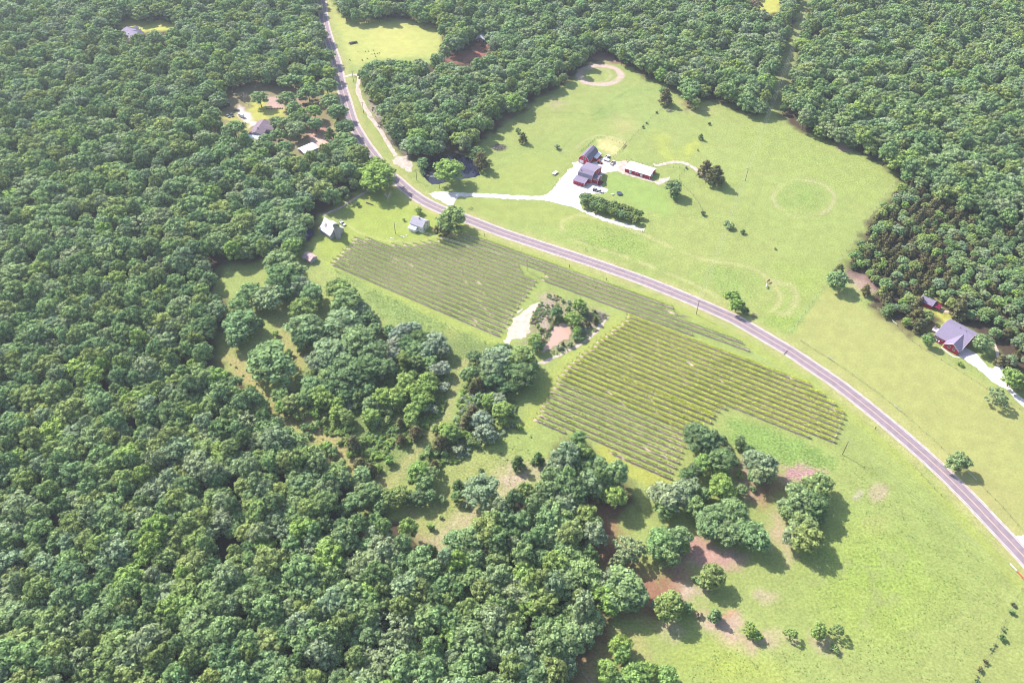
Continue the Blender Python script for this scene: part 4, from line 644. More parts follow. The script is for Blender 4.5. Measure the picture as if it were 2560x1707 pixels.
many('U', [(585, 660, 15, 4), (905, 655, 18, 4), (1025, 640, 18, 4), (1230, 600, 16, 4), (1170, 760, 15, 4), (1280, 740, 20, 4), (1395, 730, 18, 4), (1480, 710, 18, 4), (1330, 860, 24, 4), (970, 940, 20, 4), (760, 1000, 26, 4), (240, 1000, 22, 4)], 'planted in the top field', 'young trees planted in the top field', 'c')
many('C3', [(990, 20, 28, 7, 'a'), (1128, 10, 16, 4, 'o')], 'in the far clearing', 'trees of the far clearing')

# small trees between field and cedar wood, cedar wood itself
cand = []
def scatter(poly_px, z, sp, jit, seed):
    g = np.random.default_rng(seed); pg = [tuple(G(x, y, z)[:2]) for x, y in poly_px]; X0, X1 = min(p[0] for p in pg), max(p[0] for p in pg); Y0, Y1 = min(p[1] for p in pg), max(p[1] for p in pg)
    X0, X1, Y0, Y1 = max(X0, -560), min(X1, 560), max(Y0, 80), min(Y1, 800); a = np.arange(X0, X1, sp); b_ = np.arange(Y0, Y1, sp * .87)
    xx, yy = np.meshgrid(a, b_); xx[1::2] += sp / 2; xx = xx + g.uniform(-jit, jit, xx.shape) * sp; yy = yy + g.uniform(-jit, jit, yy.shape) * sp; xx = xx.ravel(); yy = yy.ravel()
    return xx, yy, inside(pg, xx, yy), pg
pl = np.array(placed)
def clear_of(x, y, r, f=.75):
    d = np.hypot(pl[:, 0] - x, pl[:, 1] - y); return bool(np.all(d > f * (pl[:, 2] + r)))
roadp = np.array(road)
def hole(x, y, z):
    q = proj(x, y, z); return any(inside(h, [q[0]], [q[1]])[0] for h in HOLES)
xx, yy, ok, pg = scatter(W_MIX, 3.5, 5.7, .36, 5); dedge = segdist(pg, xx, yy, True)
mixl = []
for x, y, o_, de in zip(xx, yy, ok, dedge):
    if not o_ or de < 1.8: continue
    r = rnd.uniform(2.3, 3.6)
    q = proj(x, y, 3)
    if not clear_of(x, y, r, .7) or hole(x, y, 3.5) or q[0] > 2575 or (q[0] > 2420 and q[1] > 700 and rnd.random() < .2): continue
    big = q[0] > 2380 and q[1] > 560; t = rnd.choices((6, 2, 1, 3, 0, 4), (.54, .16, .11, .09, .04, .06))[0] if not big else rnd.choices((6, 2, 1, 3, 0, 4), (.12, .1, .35, .15, .2, .08))[0]
    mixl.append((x, y, r, t))
for x, y, r, t in mixl:
    k = 'c' if t == 6 or (t in (2, 4) and rnd.random() < .4) else 'o'; H = (2.2 if k == 'c' else 2.1) * r
    if k == 'o': r *= 1.15
    nm, var, ref, cat = KIND[k]; nm = 'leafy_tree' if k == 'o' else nm; add_tree(nm, rnd.choice(var), x, y, r, H, tcol(t), uniq(f'{TNAME[t]} {"cedar" if k == "c" else "leafy tree"} in the cedar wood, {{w}}', x, y, H * .6), cat, 'trees of the cedar wood', ref)

# the closed woods: the largest in the photo each a tree, the rest one mass
forest = []
for wi, w_ in enumerate((W_LEFT, W_MID, W_RIGHT)):
    xx, yy, ok, pg = scatter(w_, 9.0, 7.6, .34, 20 + wi); dedge = segdist(pg, xx, yy, True)
    far_ = scatter(w_, 9.0, 9.3, .34, 40 + wi); allp = [(x, y, o_, de) for x, y, o_, de in zip(xx, yy, ok, dedge) if y < 340] + [(x, y, o_, de) for x, y, o_, de in zip(far_[0], far_[1], far_[2], segdist(pg, far_[0], far_[1], True)) if y >= 343]
    for x, y, o_, de in allp:
        if not o_: continue
        q = proj(x, y, 9)
        if q[1] < -140 or q[0] < -190 or q[0] > 2750: continue
        r = rnd.choice((3.4, 4.2, 4.8, 5.4, 6.4)) * rnd.uniform(.92, 1.1) * (1.06 if y < 260 else 1.0) * (1.24 if y >= 340 else 1.0)
        if de < r * .62: r = max(2.6, de / .62)
        if de < 1.6: continue
        if not clear_of(x, y, r, .62): continue
        if any(segdist(hh, [q[0]], [q[1]], True)[0] < r * .6 * SC(q[1]) or inside(hh, [q[0]], [q[1]])[0] for hh in HOLES): continue
        if np.min(np.hypot(roadp[:, 0] - x, roadp[:, 1] - y)) < 5.2: continue
        v = vnoise([x], [y], 42, 51)[0]; v2 = vnoise([x], [y], 13, 52)[0]; s_ = v * .45 + v2 * .25 + rnd.random() * .3
        t = rnd.choices((0, 1, 2, 3, 4), (.28, .44, .16, .03, .09))[0] if s_ < .55 else rnd.choices((0, 1, 2, 3, 4), (.10, .42, .30, .09, .09))[0]
        H = rnd.uniform(10.0, 18.0) * (.75 if r < 3.4 else 1); forest.append((x, y, r, H, t))
vis = []
for i, (x, y, r, H, t) in enumerate(forest):
    q = proj(x, y, H * .6)
    if -10 < q[0] < 2570 and 0 < q[1] < 1725: vis.append((-(r * SC(q[1])), i))
vis.sort(); pick = set(i for _, i in vis[:300]); print('forest', len(forest), 'placed', len(placed), 'mix', len(mixl))
fl = {}
for i in sorted(pick):
    x, y, r, H, t = forest[i]; mm_ = rnd.choice(AIRY if (t == 0 and rnd.random() < .3) else OAKS)
    add_tree('oak_tree', mm_, x, y, r * 1.1, H, tcol(t), uniq(f'{TNAME[t]} oak crown in the closed woods, {{w}}', x, y, H * .7), 'tree', 'oaks of the closed woods', (5.0, 14.0))
rest = [forest[i] for i in range(len(forest)) if i not in pick]
def gn_scatter(name, pts, protos, label, cat):
    """pts: (x, y, z, rot, sx, sz, variant, tint); one object whose points carry instances"""
    k = len(pts); me = bpy.data.meshes.new(name); me.vertices.add(k); a = np.array([p[:7] for p in pts], float); me.vertices.foreach_set('co', a[:, :3].astype(np.float32).ravel())
    def att(n_, ty, data, key): at_ = me.attributes.new(n_, ty, 'POINT'); at_.data.foreach_set(key, data)
    rot = np.zeros((k, 3), np.float32); rot[:, 2] = a[:, 3]; sc_ = np.stack([a[:, 4], a[:, 4], a[:, 5]], 1).astype(np.float32); tn = np.ones((k, 4), np.float32); tn[:, :3] = np.array([p[7] for p in pts])
    att('rot', 'FLOAT_VECTOR', rot.ravel(), 'vector'); att('scl', 'FLOAT_VECTOR', sc_.ravel(), 'vector'); att('variant', 'INT', a[:, 6].astype(np.int32), 'value'); att('tint', 'FLOAT_COLOR', tn.ravel(), 'color')
    o = bpy.data.objects.new(name, me); C.objects.link(o); ng = bpy.data.node_groups.new(name, 'GeometryNodeTree'); ng.interface.new_socket('Geometry', in_out='INPUT', socket_type='NodeSocketGeometry'); ng.interface.new_socket('Geometry', in_out='OUTPUT', socket_type='NodeSocketGeometry')
    N = ng.nodes; Lk = ng.links; gi = N.new('NodeGroupInput'); go = N.new('NodeGroupOutput'); outj = N.new('GeometryNodeJoinGeometry')
    def na(nm, ty): x_ = N.new('GeometryNodeInputNamedAttribute'); x_.data_type = ty; x_.inputs['Name'].default_value = nm; return x_.outputs[0]
    for part in (0, 1):
        if protos[0][part] is None: continue
        ji = N.new('GeometryNodeJoinGeometry')
        for pr in reversed(protos):
            src = bpy.data.objects.new('crown' if part == 0 else 'trunk', pr[part]); oi = N.new('GeometryNodeObjectInfo'); oi.inputs['Object'].default_value = src; oi.inputs['As Instance'].default_value = True; Lk.new(oi.outputs['Geometry'], ji.inputs[0])
        ip = N.new('GeometryNodeInstanceOnPoints'); Lk.new(gi.outputs[0], ip.inputs['Points']); Lk.new(ji.outputs[0], ip.inputs['Instance']); ip.inputs['Pick Instance'].default_value = True
        Lk.new(na('variant', 'INT'), ip.inputs['Instance Index']); Lk.new(na('rot', 'FLOAT_VECTOR'), ip.inputs['Rotation']); Lk.new(na('scl', 'FLOAT_VECTOR'), ip.inputs['Scale']); Lk.new(ip.outputs[0], outj.inputs[0])
    Lk.new(outj.outputs[0], go.inputs[0]); md = o.modifiers.new('scatter', 'NODES'); md.node_group = ng; tag(o, label, cat, kind='stuff'); return o
gn_scatter('woodland', [(x, y, 0, rnd.uniform(0, 6.28), r * 1.1 / 5, H / 14, rnd.randrange(7), tcol(t)) for x, y, r, H, t in rest], OAKS, 'closed green oak woodland stretching away on both sides of the road', 'woodland')
# low brush: thickets and rough grass clumps nobody could count
def brush(name, regions, label, squash=1.0):
    pts = []
    for poly, dens, sc0, sc1, ts, seed in regions:
        g = np.random.default_rng(seed); X = [p[0] for p in poly]; Y = [p[1] for p in poly]; A_ = (max(X) - min(X)) * (max(Y) - min(Y)); k = int(A_ * dens); x = g.uniform(min(X), max(X), k); y = g.uniform(min(Y), max(Y), k); i = inside(poly, x, y) & (vnoise(x, y, 6, seed) > .35)
        for a_, b_ in zip(x[i], y[i]): s_ = g.uniform(sc0, sc1); pts.append((a_, b_, -.1 * s_, g.uniform(0, 6.28), s_, s_ * squash * g.uniform(.6, 1.0), int(g.integers(0, 4)), tcol(int(g.choice(ts)), .2)))
    return gn_scatter(name, pts, BUSHES, label, 'undergrowth')
brush('undergrowth', [(gp('M', [(560, 640), (700, 560), (1000, 560), (1100, 330), (1500, 380), (1520, 640), (1540, 700), (1500, 900), (1400, 1000), (1200, 1180), (1000, 1360), (800, 1120), (560, 950), (350, 880), (330, 760)]), .55, .28, .85, (1, 3, 2, 3, 3), 61),
                      (gp('M', [(1640, 700), (1990, 760), (2000, 1000), (1850, 1100), (1600, 1250), (1500, 1280), (1250, 1400), (1300, 1240), (1560, 1000)]), .55, .28, .85, (1, 3, 1, 5, 3), 62),
                      (gp('M', [(1900, 1000), (2100, 1050), (2250, 1100), (1900, 1300), (1600, 1400), (1480, 1360), (1700, 1150)]), .03, .15, .4, (1, 3), 63),
                      (gp('Bc', [(770, 450), (880, 480), (950, 500), (1100, 570), (1270, 630), (1220, 700), (1180, 760), (1100, 850), (1060, 800), (960, 720), (900, 680), (800, 760), (780, 860), (700, 880), (620, 780), (640, 620), (700, 530)]), 1.1, .16, .5, (7, 1, 0, 7, 1, 3), 64),
                      (gp('Bc', [(780, 940), (900, 880), (1000, 860), (1000, 900), (860, 980)]), .3, .15, .4, (1, 5, 3), 65),
                      (gp('C2', [(600, 660), (680, 760), (780, 900), (920, 1040), (880, 1050), (740, 920), (620, 760)]), .2, .15, .5, (7, 1, 5), 66),
                      (gp('M', [(20, 480), (180, 560), (300, 720), (420, 900), (640, 950), (820, 1080), (900, 1200), (800, 1230), (500, 1020), (330, 900), (180, 740), (20, 560)]), .04, .12, .35, (1, 2), 67),
                      (gp('G7', [(700, 200), (900, 200), (1120, 340), (1100, 420), (900, 440), (760, 330)]), .12, .2, .6, (1, 7, 4), 68),
                      (gp('C6', [(420, 560), (560, 640), (640, 900), (540, 880), (440, 640)]), .05, .2, .6, (6, 1), 69),
                      (gp('S6', [(380, 1240), (460, 1120), (600, 860), (680, 740), (700, 800), (560, 1120), (420, 1300), (330, 1500), (240, 1560), (240, 1460)]), .12, .12, .35, (7, 1, 4), 70)],
      'tangled green and grey-pink undergrowth in the hollow and around the muddy pond')
brush('meadow_weeds', [(gp('C4', [(350, 620), (700, 800), (1000, 950), (1400, 1130), (1540, 1170), (1500, 1200), (1300, 1180), (1100, 1140), (1000, 1040), (760, 1000), (650, 960), (560, 780), (430, 700)]), 1.2, .10, .24, (8, 1, 8), 81),
                       (gp('J', [(330, 640), (430, 640), (650, 720), (900, 830), (1080, 896), (1250, 1060), (700, 1000), (500, 896), (300, 800)]), .9, .10, .24, (8, 3), 82),
                       (gp('R5', [(1100, 0), (1500, 100), (1800, 400), (2250, 900), (2150, 1200), (2000, 1500), (1500, 1650), (0, 1650), (100, 1330), (760, 1330), (1200, 1350), (900, 900), (1150, 700), (1250, 500)]), .55, .07, .20, (8, 8, 3), 83),
                       (gp('R5', [(200, 900), (760, 820), (1000, 900), (1200, 1100), (900, 1180), (400, 1080)]), .25, .06, .16, (8, 3), 84),
                       (gp('M', [(1640, 1130), (1990, 1080), (2200, 1250), (1900, 1500), (1500, 1600), (1200, 1500), (1400, 1300)]), .35, .08, .22, (8, 8, 3), 85),
                       (gp('C5', [(1250, 290), (1480, 310), (1620, 400), (1580, 480), (1400, 460), (1220, 380)]), .4, .08, .2, (8, 3), 86), (gp('C5', [(380, 0), (700, 40), (880, 120), (850, 220), (600, 200), (400, 110)]), .4, .08, .2, (8, 3), 87),
                       (ell('C3', 1225, 1000, 100, 62), .35, .08, .2, (8, 1), 88), (gp('C3', [(900, 560), (1300, 700), (1650, 850), (1700, 900), (1600, 1050), (1400, 960), (1000, 800), (850, 700)]), .05, .08, .22, (8, 1), 89)],
      'rough weedy clumps scattered through the unmown meadows', .35)
# bare dead trees
for i, (cr, x, y, s_, lab) in enumerate([('H8', 855, 1490, .8, 'bleached dead snag standing in the scrubby hollow'), ('C4', 740, 190, 1.0, 'bare grey dead tree on the lawn below the roadside tree'), ('L2', 2130, 640, 1.0, 'bare dead tree poking through the canopy, upper of the lower-left ones'), ('L2', 1960, 1060, 1.1, 'pale dead tree in a dark canopy gap near the lower left'),
                                         ('L2', 2060, 1470, 1.1, 'tall grey dead tree at the lower left canopy gap'), ('L2', 2040, 1590, .8, 'dead branches at the bottom edge left of centre'), ('B', 560, 1200, .9, 'dead branches in the dark gap of the lower woods'), ('B', 1000, 1220, .8, 'small bare snag right of the dark gap in the lower woods'),
                                         ('B', 1630, 1490, .75, 'bleached fallen tree at the edge of the red-soil gap'), ('WH', 640, 420, 1.1, 'bare leafless tree left of the house in the woods'), ('C2', 570, 1180, .9, 'grey leafless tree at the wood edge beside the road'), ('M', 1880, 640, .8, 'bare branches among the clump left of the muddy pond'), ('C6', 1190, 390, .9, 'grey bare tree among the cedars'), ('M', 40, 780, .8, 'bare forked branches at the edge of the left woods')]):
    g = P(cr, x, y); root = empty('dead_tree', g, rnd.uniform(0, 6), lab, 'dead tree', 'dead trees'); o = bpy.data.objects.new('branches', DEADS[i % 3]); C.objects.link(o); o.parent = root; o.scale = (s_ * 1.15,) * 3
    if 'fallen' in lab: root.rotation_euler = (R(82), 0, R(30)); root.location.z = .6
# ---------------------------------------------------------------- buildings
def window(parent, cx, cy, cz, w, h, ang):
    """frame facing local direction ang (degrees, 0 = +x), pane as its child"""
    ca, sa = math.cos(R(ang)), math.sin(R(ang))
    def bx(mb, u0, u1, z0, z1, d0, d1):
        v = []
        for z in (z0, z1):
            for u, d in ((u0, d0), (u1, d0), (u1, d1), (u0, d1)): v.append((cx + d * ca - u * sa, cy + d * sa + u * ca, cz + z))
        return mb.add(v, [(0, 3, 2, 1), (4, 5, 6, 7), (0, 1, 5, 4), (1, 2, 6, 5), (2, 3, 7, 6), (3, 0, 4, 7)])
    f = MB(); t = .12
    bx(f, -w / 2, w / 2, -h / 2, -h / 2 + t, .0, .08); bx(f, -w / 2, w / 2, h / 2 - t, h / 2, .0, .08); bx(f, -w / 2, -w / 2 + t, -h / 2 + t, h / 2 - t, .0, .08); bx(f, w / 2 - t, w / 2, -h / 2 + t, h / 2 - t, .0, .08); bx(f, -.03, .03, -h / 2 + t, h / 2 - t, .0, .07)
    fo = f.build('window', 'white', parent); p = MB(); bx(p, -w / 2 + t, w / 2 - t, -h / 2 + t, h / 2 - t, .0, .04); p.build('pane', 'glass', fo); return fo
def door(parent, cx, cy, w, h, ang, m='white', name='door'):
    ca, sa = math.cos(R(ang)), math.sin(R(ang)); mb = MB(); v = []
    for z in (0.02, h):
        for u, d in ((-w / 2, -.02), (w / 2, -.02), (w / 2, .07), (-w / 2, .07)): v.append((cx + d * ca - u * sa, cy + d * sa + u * ca, z))
    mb.add(v, [(0, 3, 2, 1), (4, 5, 6, 7), (0, 1, 5, 4), (1, 2, 6, 5), (2, 3, 7, 6), (3, 0, 4, 7)]); return mb.build(name, m, parent)
def prism_part(parent, L, prof, wallm, roofm, x0=None, over=.35, th=.14, names=('wall', 'roof'), base=0.0, trim=None):
    """walls and roof of a house whose cross-section is prof [(y, z)...] from one eave over the ridge to the other; ridge along local x"""
    xa = -L / 2 if x0 is None else x0; xb = xa + L; n = len(prof); w = MB(); y0, y1 = prof[0][0], prof[-1][0]
    sec = [(y0, base)] + [(y, z - .02) for y, z in prof] + [(y1, base)]
    v = [(xa, y, z) for y, z in sec] + [(xb, y, z) for y, z in sec]; k = len(sec)
    w.add(v, [tuple(range(k))[::-1], tuple(range(k, 2 * k)), (0, 1, k + 1, k), (k - 2, k - 1, 2 * k - 1, 2 * k - 2)]); wo = w.build(names[0], wallm, parent)
    r = MB(); pr = list(prof); dy = pr[0][0] - pr[1][0]; dz = pr[0][1] - pr[1][1]; f = over / math.hypot(dy, dz); pr[0] = (pr[0][0] + dy * f, pr[0][1] + dz * f)
    dy = pr[-1][0] - pr[-2][0]; dz = pr[-1][1] - pr[-2][1]; f = over / math.hypot(dy, dz); pr[-1] = (pr[-1][0] + dy * f, pr[-1][1] + dz * f)
    o = over * .8; up = [(y, z + th) for y, z in pr]; lo = [(y, z + .01) for y, z in pr]; m_ = len(pr); vv = [(xa - o, y, z) for y, z in up + lo] + [(xb + o, y, z) for y, z in up + lo]; q = 2 * m_
    fs = []
    for i in range(m_ - 1): fs += [(i, i + 1, q + i + 1, q + i), (m_ + i, q + m_ + i, q + m_ + i + 1, m_ + i + 1), (i, m_ + i, m_ + i + 1, i + 1), (q + i, q + i + 1, q + m_ + i + 1, q + m_ + i)]
    fs += [(0, q, q + m_, m_), (m_ - 1, 2 * m_ - 1, q + 2 * m_ - 1, q + m_ - 1)]; r.add(vv, fs); ro = r.build(names[1], roofm, parent)
    if trim:
        t = MB()
        for i in range(m_ - 1):
            for xx_ in (xa - o - .05, xb + o - .01): a = pr[i]; c = pr[i + 1]; t.add([(xx_, a[0], a[1] - .12), (xx_ + .06, a[0], a[1] - .12), (xx_ + .06, c[0], c[1] - .12), (xx_, c[0], c[1] - .12), (xx_, a[0], a[1] + th + .02), (xx_ + .06, a[0], a[1] + th + .02), (xx_ + .06, c[0], c[1] + th + .02), (xx_, c[0], c[1] + th + .02)],
                                                                           [(0, 3, 2, 1), (4, 5, 6, 7), (0, 1, 5, 4), (1, 2, 6, 5), (2, 3, 7, 6), (3, 0, 4, 7)])
        for x_ in (xa, xb):
            for y_ in (y0, y1): t.box(x_ - .1, x_ + .1, y_ - .1, y_ + .1, base, (prof[0][1] if y_ == y0 else prof[-1][1]) - .05)
        t.build('trim', trim, parent)
    return wo, ro
def site(name, cr, a, b_, z, label, cat, group=None):
    p = P(cr, *a, z); q = P(cr, *b_, z); c = (p + q) / 2; d = q - p; root = empty(name, (c.x, c.y, 0), math.atan2(d.y, d.x), label, cat, group); return root, d.length
def gable(hw, eave, ridge): return [(-hw, eave), (0, ridge), (hw, eave)]

# red gambrel barn
CR['GB'] = (1430, 350, 19.6); CR['GH'] = (1420, 400, 19.6)
t, L = site('barn', 'GB', (600, 745), (1040, 275), 6.9, 'tall red gambrel barn with grey-purple arched roof and white doors', 'barn', 'red farm buildings')
hw = 3.9; prism_part(t, L, [(-hw, 3.3), (-hw * .82, 4.6), (-hw * .45, 6.1), (0, 6.9), (hw * .45, 6.1), (hw * .82, 4.6), (hw, 3.3)], 'red', 'shingle', trim='white')
door(t, -L / 2, 1.7, 3.0, 2.6, 180, 'white', 'garage_door'); window(t, -L / 2, -.3, 4.6, 1.9, 1.7, 180); door(t, -L / 2, -2.2, 1.3, 2.2, 180, 'white')
MB().slab([(L / 2 - 7, -hw, 2.9), (L / 2 + 1, -hw, 2.9), (L / 2 + 1, -hw - 2.6, 2.2), (L / 2 - 7, -hw - 2.6, 2.2)], .12).build('lean_to_roof', 'white_metal', t); MB().box(L / 2 - 6.8, L / 2 + .8, -hw - 2.4, -hw - .01, 0, 2.2).build('lean_to_wall', 'red', t)
for k in range(3): window(t, -L / 2 + 2 + k * 2, -hw, 1.8, .8, .9, -90)
# farmhouse of the red farm
t, L = site('farm_house', 'GH', (650, 375), (1280, 565), 7.2, 'red farmhouse with wide grey-purple roof, dormer and front wing', 'house', 'red farm buildings')
L += .4; prism_part(t, L, [(-4.2, 3.2), (-3.2, 5.6), (0, 7.2), (3.5, 6.9), (11.6, 4.4)], 'red', 'shingle_pale', trim='white')
prism_part(t, 7.9, [(-9.6, 2.7), (-4.1, 3.35), (-4.05, 3.3)], 'red', 'shingle_pale', x0=-L / 2 - .6, names=('wing_wall', 'wing_roof'), trim='white')
for k in range(4): door(t, -L / 2 + .8 + k * 1.75, -9.6, .28, 2.3, -90, 'red_dark', 'wing_panel')
prism_part(t, 5.2, gable(2.4, 3.9, 4.9), 'red', 'shingle', x0=L / 2 - 1.2, names=('porch_wall', 'porch_roof'), trim='white')
for k in range(4): window(t, L / 2 - .4 + k * 1.15, -2.4, 3.1, .75, 1.1, -90)
window(t, L / 2 + 4.0, -1, 2.6, .9, 1.2, 0); window(t, L / 2 + 4.0, 1, 2.6, .9, 1.2, 0); window(t, L / 2, 4, 3, 1.2, 1.4, 0); window(t, L / 2, 7.5, 2.6, 1.2, 1.4, 0); door(t, L / 2, 5.8, 1.1, 2.1, 0)
dk = MB().box(L / 2 + 4.2, L / 2 + 6.4, -3.6, 1.5, .5, .62)
for q in range(8): dk.box(L / 2 + 6.3, L / 2 + 6.38, -3.6 + q * .7, -3.52 + q * .7, 0, 1.6)
dk.build('deck', 'red_dark', t); MB().tube((-L / 2 + 1.5, -2, 6.1), (-L / 2 + 1.5, -2, 7.1), .2, n=8).build('roof_vent', 'dark', t)
# long shed
p1 = P('FA', 1450, 650, 2.7); p2 = P('FA', 1940, 800, 2.7); p3 = P('FA', 1540, 490, 2.7); p4 = P('FA', 2010, 620, 2.7); c = (p1 + p2 + p3 + p4) / 4; d = p2 - p1
t = empty('long_shed', (c.x, c.y, 0), math.atan2(d.y, d.x), 'long low red shed with bright white metal roof', 'shed', 'red farm buildings'); L = d.length; hw = 4.9
prism_part(t, L, gable(hw, 2.7, 3.9), 'red', 'white_metal', trim='white'); [door(t, -L / 2 + 4 + k * 8, -hw, 1.6, 2.1, -90) for k in range(2)]; door(t, L / 2, -1, 2.6, 2.2, 0); [window(t, -L / 2 + 7.6 + k * 1.5, -hw, 1.5, .7, .7, -90) for k in range(2)]
# white barn and its silo
t, L = site('barn', 'S3', (560, 335), (770, 475), 8.8, 'old white barn with flared pale tin roof beside the silo', 'barn', 'white farm buildings'); hw = 5.2
prism_part(t, L, [(-hw, 3.1), (-hw * .62, 4.5), (-hw * .3, 6.5), (0, 8.8), (hw * .3, 6.5), (hw * .62, 4.5), (hw, 3.1)], 'white_wood', 'white_metal')
door(t, L / 2, 0, 3, 3, 0, 'white_wood'); window(t, L / 2, -1.0, 5, .9, 1.1, 0); window(t, L / 2, 3.2, 1.8, .8, .9, 0); door(t, -1, -hw, 2.2, 2.2, -90, 'white_wood')
MB().slab([(-2.8, -2.9, 5.15), (-1.3, -2.9, 5.15), (-1.3, -1.7, 6.45), (-2.8, -1.7, 6.45)], .02).build('rust_patch', 'rust', t).location = (0, -.12, .2)
g = P('S3', 832, 735); t = empty('silo', (g.x, g.y, 0), 0, 'round grey open-topped silo with vines on its rim', 'silo', 'white farm buildings')
s_ = MB(); n_ = 28; rS = 1.75; hS = 9.0
v = [(r_ * math.cos(2 * math.pi * k / n_), r_ * math.sin(2 * math.pi * k / n_), z) for r_, z in ((rS, 0), (rS, hS), (rS - .18, hS), (rS - .18, .3)) for k in range(n_)]
s_.add(v, [(a_ * n_ + k, a_ * n_ + (k + 1) % n_, (a_ + 1) * n_ + (k + 1) % n_, (a_ + 1) * n_ + k) for a_ in range(3) for k in range(n_)] + [tuple(range(3 * n_, 4 * n_))]); s_.build('silo_wall', 'silo', t)
hp = MB()
for z in np.arange(.8, 9, .75):
    for k in range(n_): a1, a2 = 2 * math.pi * k / n_, 2 * math.pi * (k + 1) / n_; hp.tube((1.77 * math.cos(a1), 1.77 * math.sin(a1), z), (1.77 * math.cos(a2), 1.77 * math.sin(a2), z), .03, n=3)
hp.build('hoop', 'white_wood', t)
k_ = 260; th = rng.uniform(0, 6.28, k_); cen = np.stack([rng.uniform(1.5, 1.95, k_) * np.cos(th), rng.uniform(1.5, 1.95, k_) * np.sin(th), hS + rng.uniform(-.5, .25, k_)], 1)
o = bpy.data.objects.new('rim_vine', quads_mesh('rim_vine', cen, rng.normal(size=(k_, 3)) + np.array([0, 0, .6]), rng.uniform(.1, .22, k_), rng.uniform(.7, 1.3, k_), 'leaf', None)); C.objects.link(o); o.parent = t; o['tint'] = [.16, .28, .06]
# white farmhouse
t, L = site('farm_house', 'YA', (1605, 240), (1785, 305), 6.6, 'small white farmhouse with grey-lilac gable roof beside the vineyard', 'house', 'white farm buildings'); hw = 3.9
prism_part(t, L, gable(hw, 4.1, 6.6), 'white', 'shingle_light', trim='white'); prism_part(t, 5.0, [(-hw - 2.4, 2.3), (-hw - .02, 3.2), (-hw, 3.2)], 'white', 'white_metal', x0=-L / 2 + .3, names=('porch_wall', 'porch_roof'))
for y_, z_ in ((-1.8, 3.9), (1.6, 3.9), (-1.9, 1.6), (1.7, 1.6), (0, 5.2)): window(t, L / 2, y_, z_, .9, 1.2, 0)
for x_ in (1.2, 3.4): window(t, x_, -hw, 1.7, .9, 1.3, -90)
window(t, 2.4, -hw, 3.5, .9, .9, -90); door(t, -L / 2 + 1.8, -hw - 2.4, 1, 2, -90); ch = MB().box(-.35, .35, -.35, .35, 5.9, 7.4); ch.build('chimney', 'rust', t)
# little tin shed and the tarped wagon at the wood edge
t, L = site('tin_shed', 'S3', (180, 1030), (335, 1115), 3.6, 'small rusty tin-roofed shed at the wood edge below the white barn', 'shed', 'white farm buildings'); hw = 2.7
prism_part(t, L, gable(hw, 2.2, 3.6), 'white_wood', 'rust'); door(t, L / 2, 0, 1.4, 1.9, 0, 'white_wood')
g = P('S3', 205, 670, 1); t = empty('tarp_shelter', (g.x, g.y, 0), R(52), 'low blue-walled shelter with rusty roof panel under the trees', 'shelter', 'white farm buildings')
MB().box(-3.3, 3.3, -2.4, 2.4, 0, 1.5).build('wall', 'tarp', t); MB().slab([(-.3, -2.5, 1.75), (-.3, 2.5, 1.75), (-3.5, 2.5, 1.95), (-3.5, -2.5, 1.95)], .1).build('roof_panel', 'rust', t); MB().slab([(3.5, -2.5, 1.6), (3.5, 2.5, 1.6), (-.32, 2.5, 1.72), (-.32, -2.5, 1.72)], .08).build('tarp', 'tarp', t)
# red house with purple roof
t, L = site('country_house', 'RH', (450, 440), (800, 630), 6.0, 'red house with broad purple roof and front cross gable', 'house')
prism_part(t, L, [(-9.6, 2.7), (0, 6.0), (7.4, 3.1)], 'red', 'shingle_pale', trim='white')
w2 = 3.9; xc_ = L / 2 - w2 - .2
wl2 = MB(); wl2.add([(xc_ - w2, -12.4, 0), (xc_ + w2, -12.4, 0), (xc_ + w2, -12.4, 2.9), (xc_, -12.4, 5.5), (xc_ - w2, -12.4, 2.9), (xc_ - w2, -9.0, 0), (xc_ + w2, -9.0, 0), (xc_ + w2, -9.0, 2.9), (xc_, -9.0, 5.5), (xc_ - w2, -9.0, 2.9)], [(0, 1, 2, 3, 4), (5, 9, 8, 7, 6), (0, 5, 6, 1), (1, 6, 7, 2), (4, 9, 5, 0)]); wl2.build('gable_wall', 'red', t)
r2 = MB(); r2.slab([(xc_, -12.9, 5.66), (xc_, -1.4, 5.66), (xc_ - w2 - .4, -8.6, 2.86), (xc_ - w2 - .4, -12.9, 2.86)], .14); r2.slab([(xc_, -12.9, 5.66), (xc_, -1.4, 5.66), (xc_ + w2 + .4, -8.6, 2.86), (xc_ + w2 + .4, -12.9, 2.86)], .14); r2.build('gable_roof', 'shingle_pale', t)
tr = MB(); tr.tube((xc_ - w2 - .4, -12.95, 2.8), (xc_, -12.95, 5.62), .1, n=4); tr.tube((xc_ + w2 + .4, -12.95, 2.8), (xc_, -12.95, 5.62), .1, n=4); tr.build('gable_trim', 'white', t)
for dx in (-1.3, 1.3): window(t, xc_ + dx, -12.4, 2.4, 1.2, 1.6, -90)
for k in range(3): window(t, -L / 2 + 1.3 + k * 1.5, -9.6, 1.6, 1, 1.3, -90)
MB().box(-L / 2, -L / 2 + 5.2, -11.4, -9.62, .0, .35).build('porch', 'red_dark', t); [MB().box(-L / 2 + .5 + k * 1.3, -L / 2 + 1.1 + k * 1.3, -11.0, -10.4, .36, 1.1).build('porch_chair', 'white', t) for k in range(3)]
dk = MB().box(-L / 2 - 3.4, -L / 2 - .02, -5.4, -1.8, .9, 1.05)
for q in range(7): dk.box(-L / 2 - 3.45, -L / 2 - 3.35, -5.4 + q * .58, -5.32 + q * .58, 0, 2)
dk.box(-L / 2 - 3.45, -L / 2 - 3.35, -5.4, -1.8, 1.95, 2.05); dk.box(-L / 2 - 3.4, -L / 2, -5.45, -5.35, 1.95, 2.05); dk.build('deck', 'white', t)
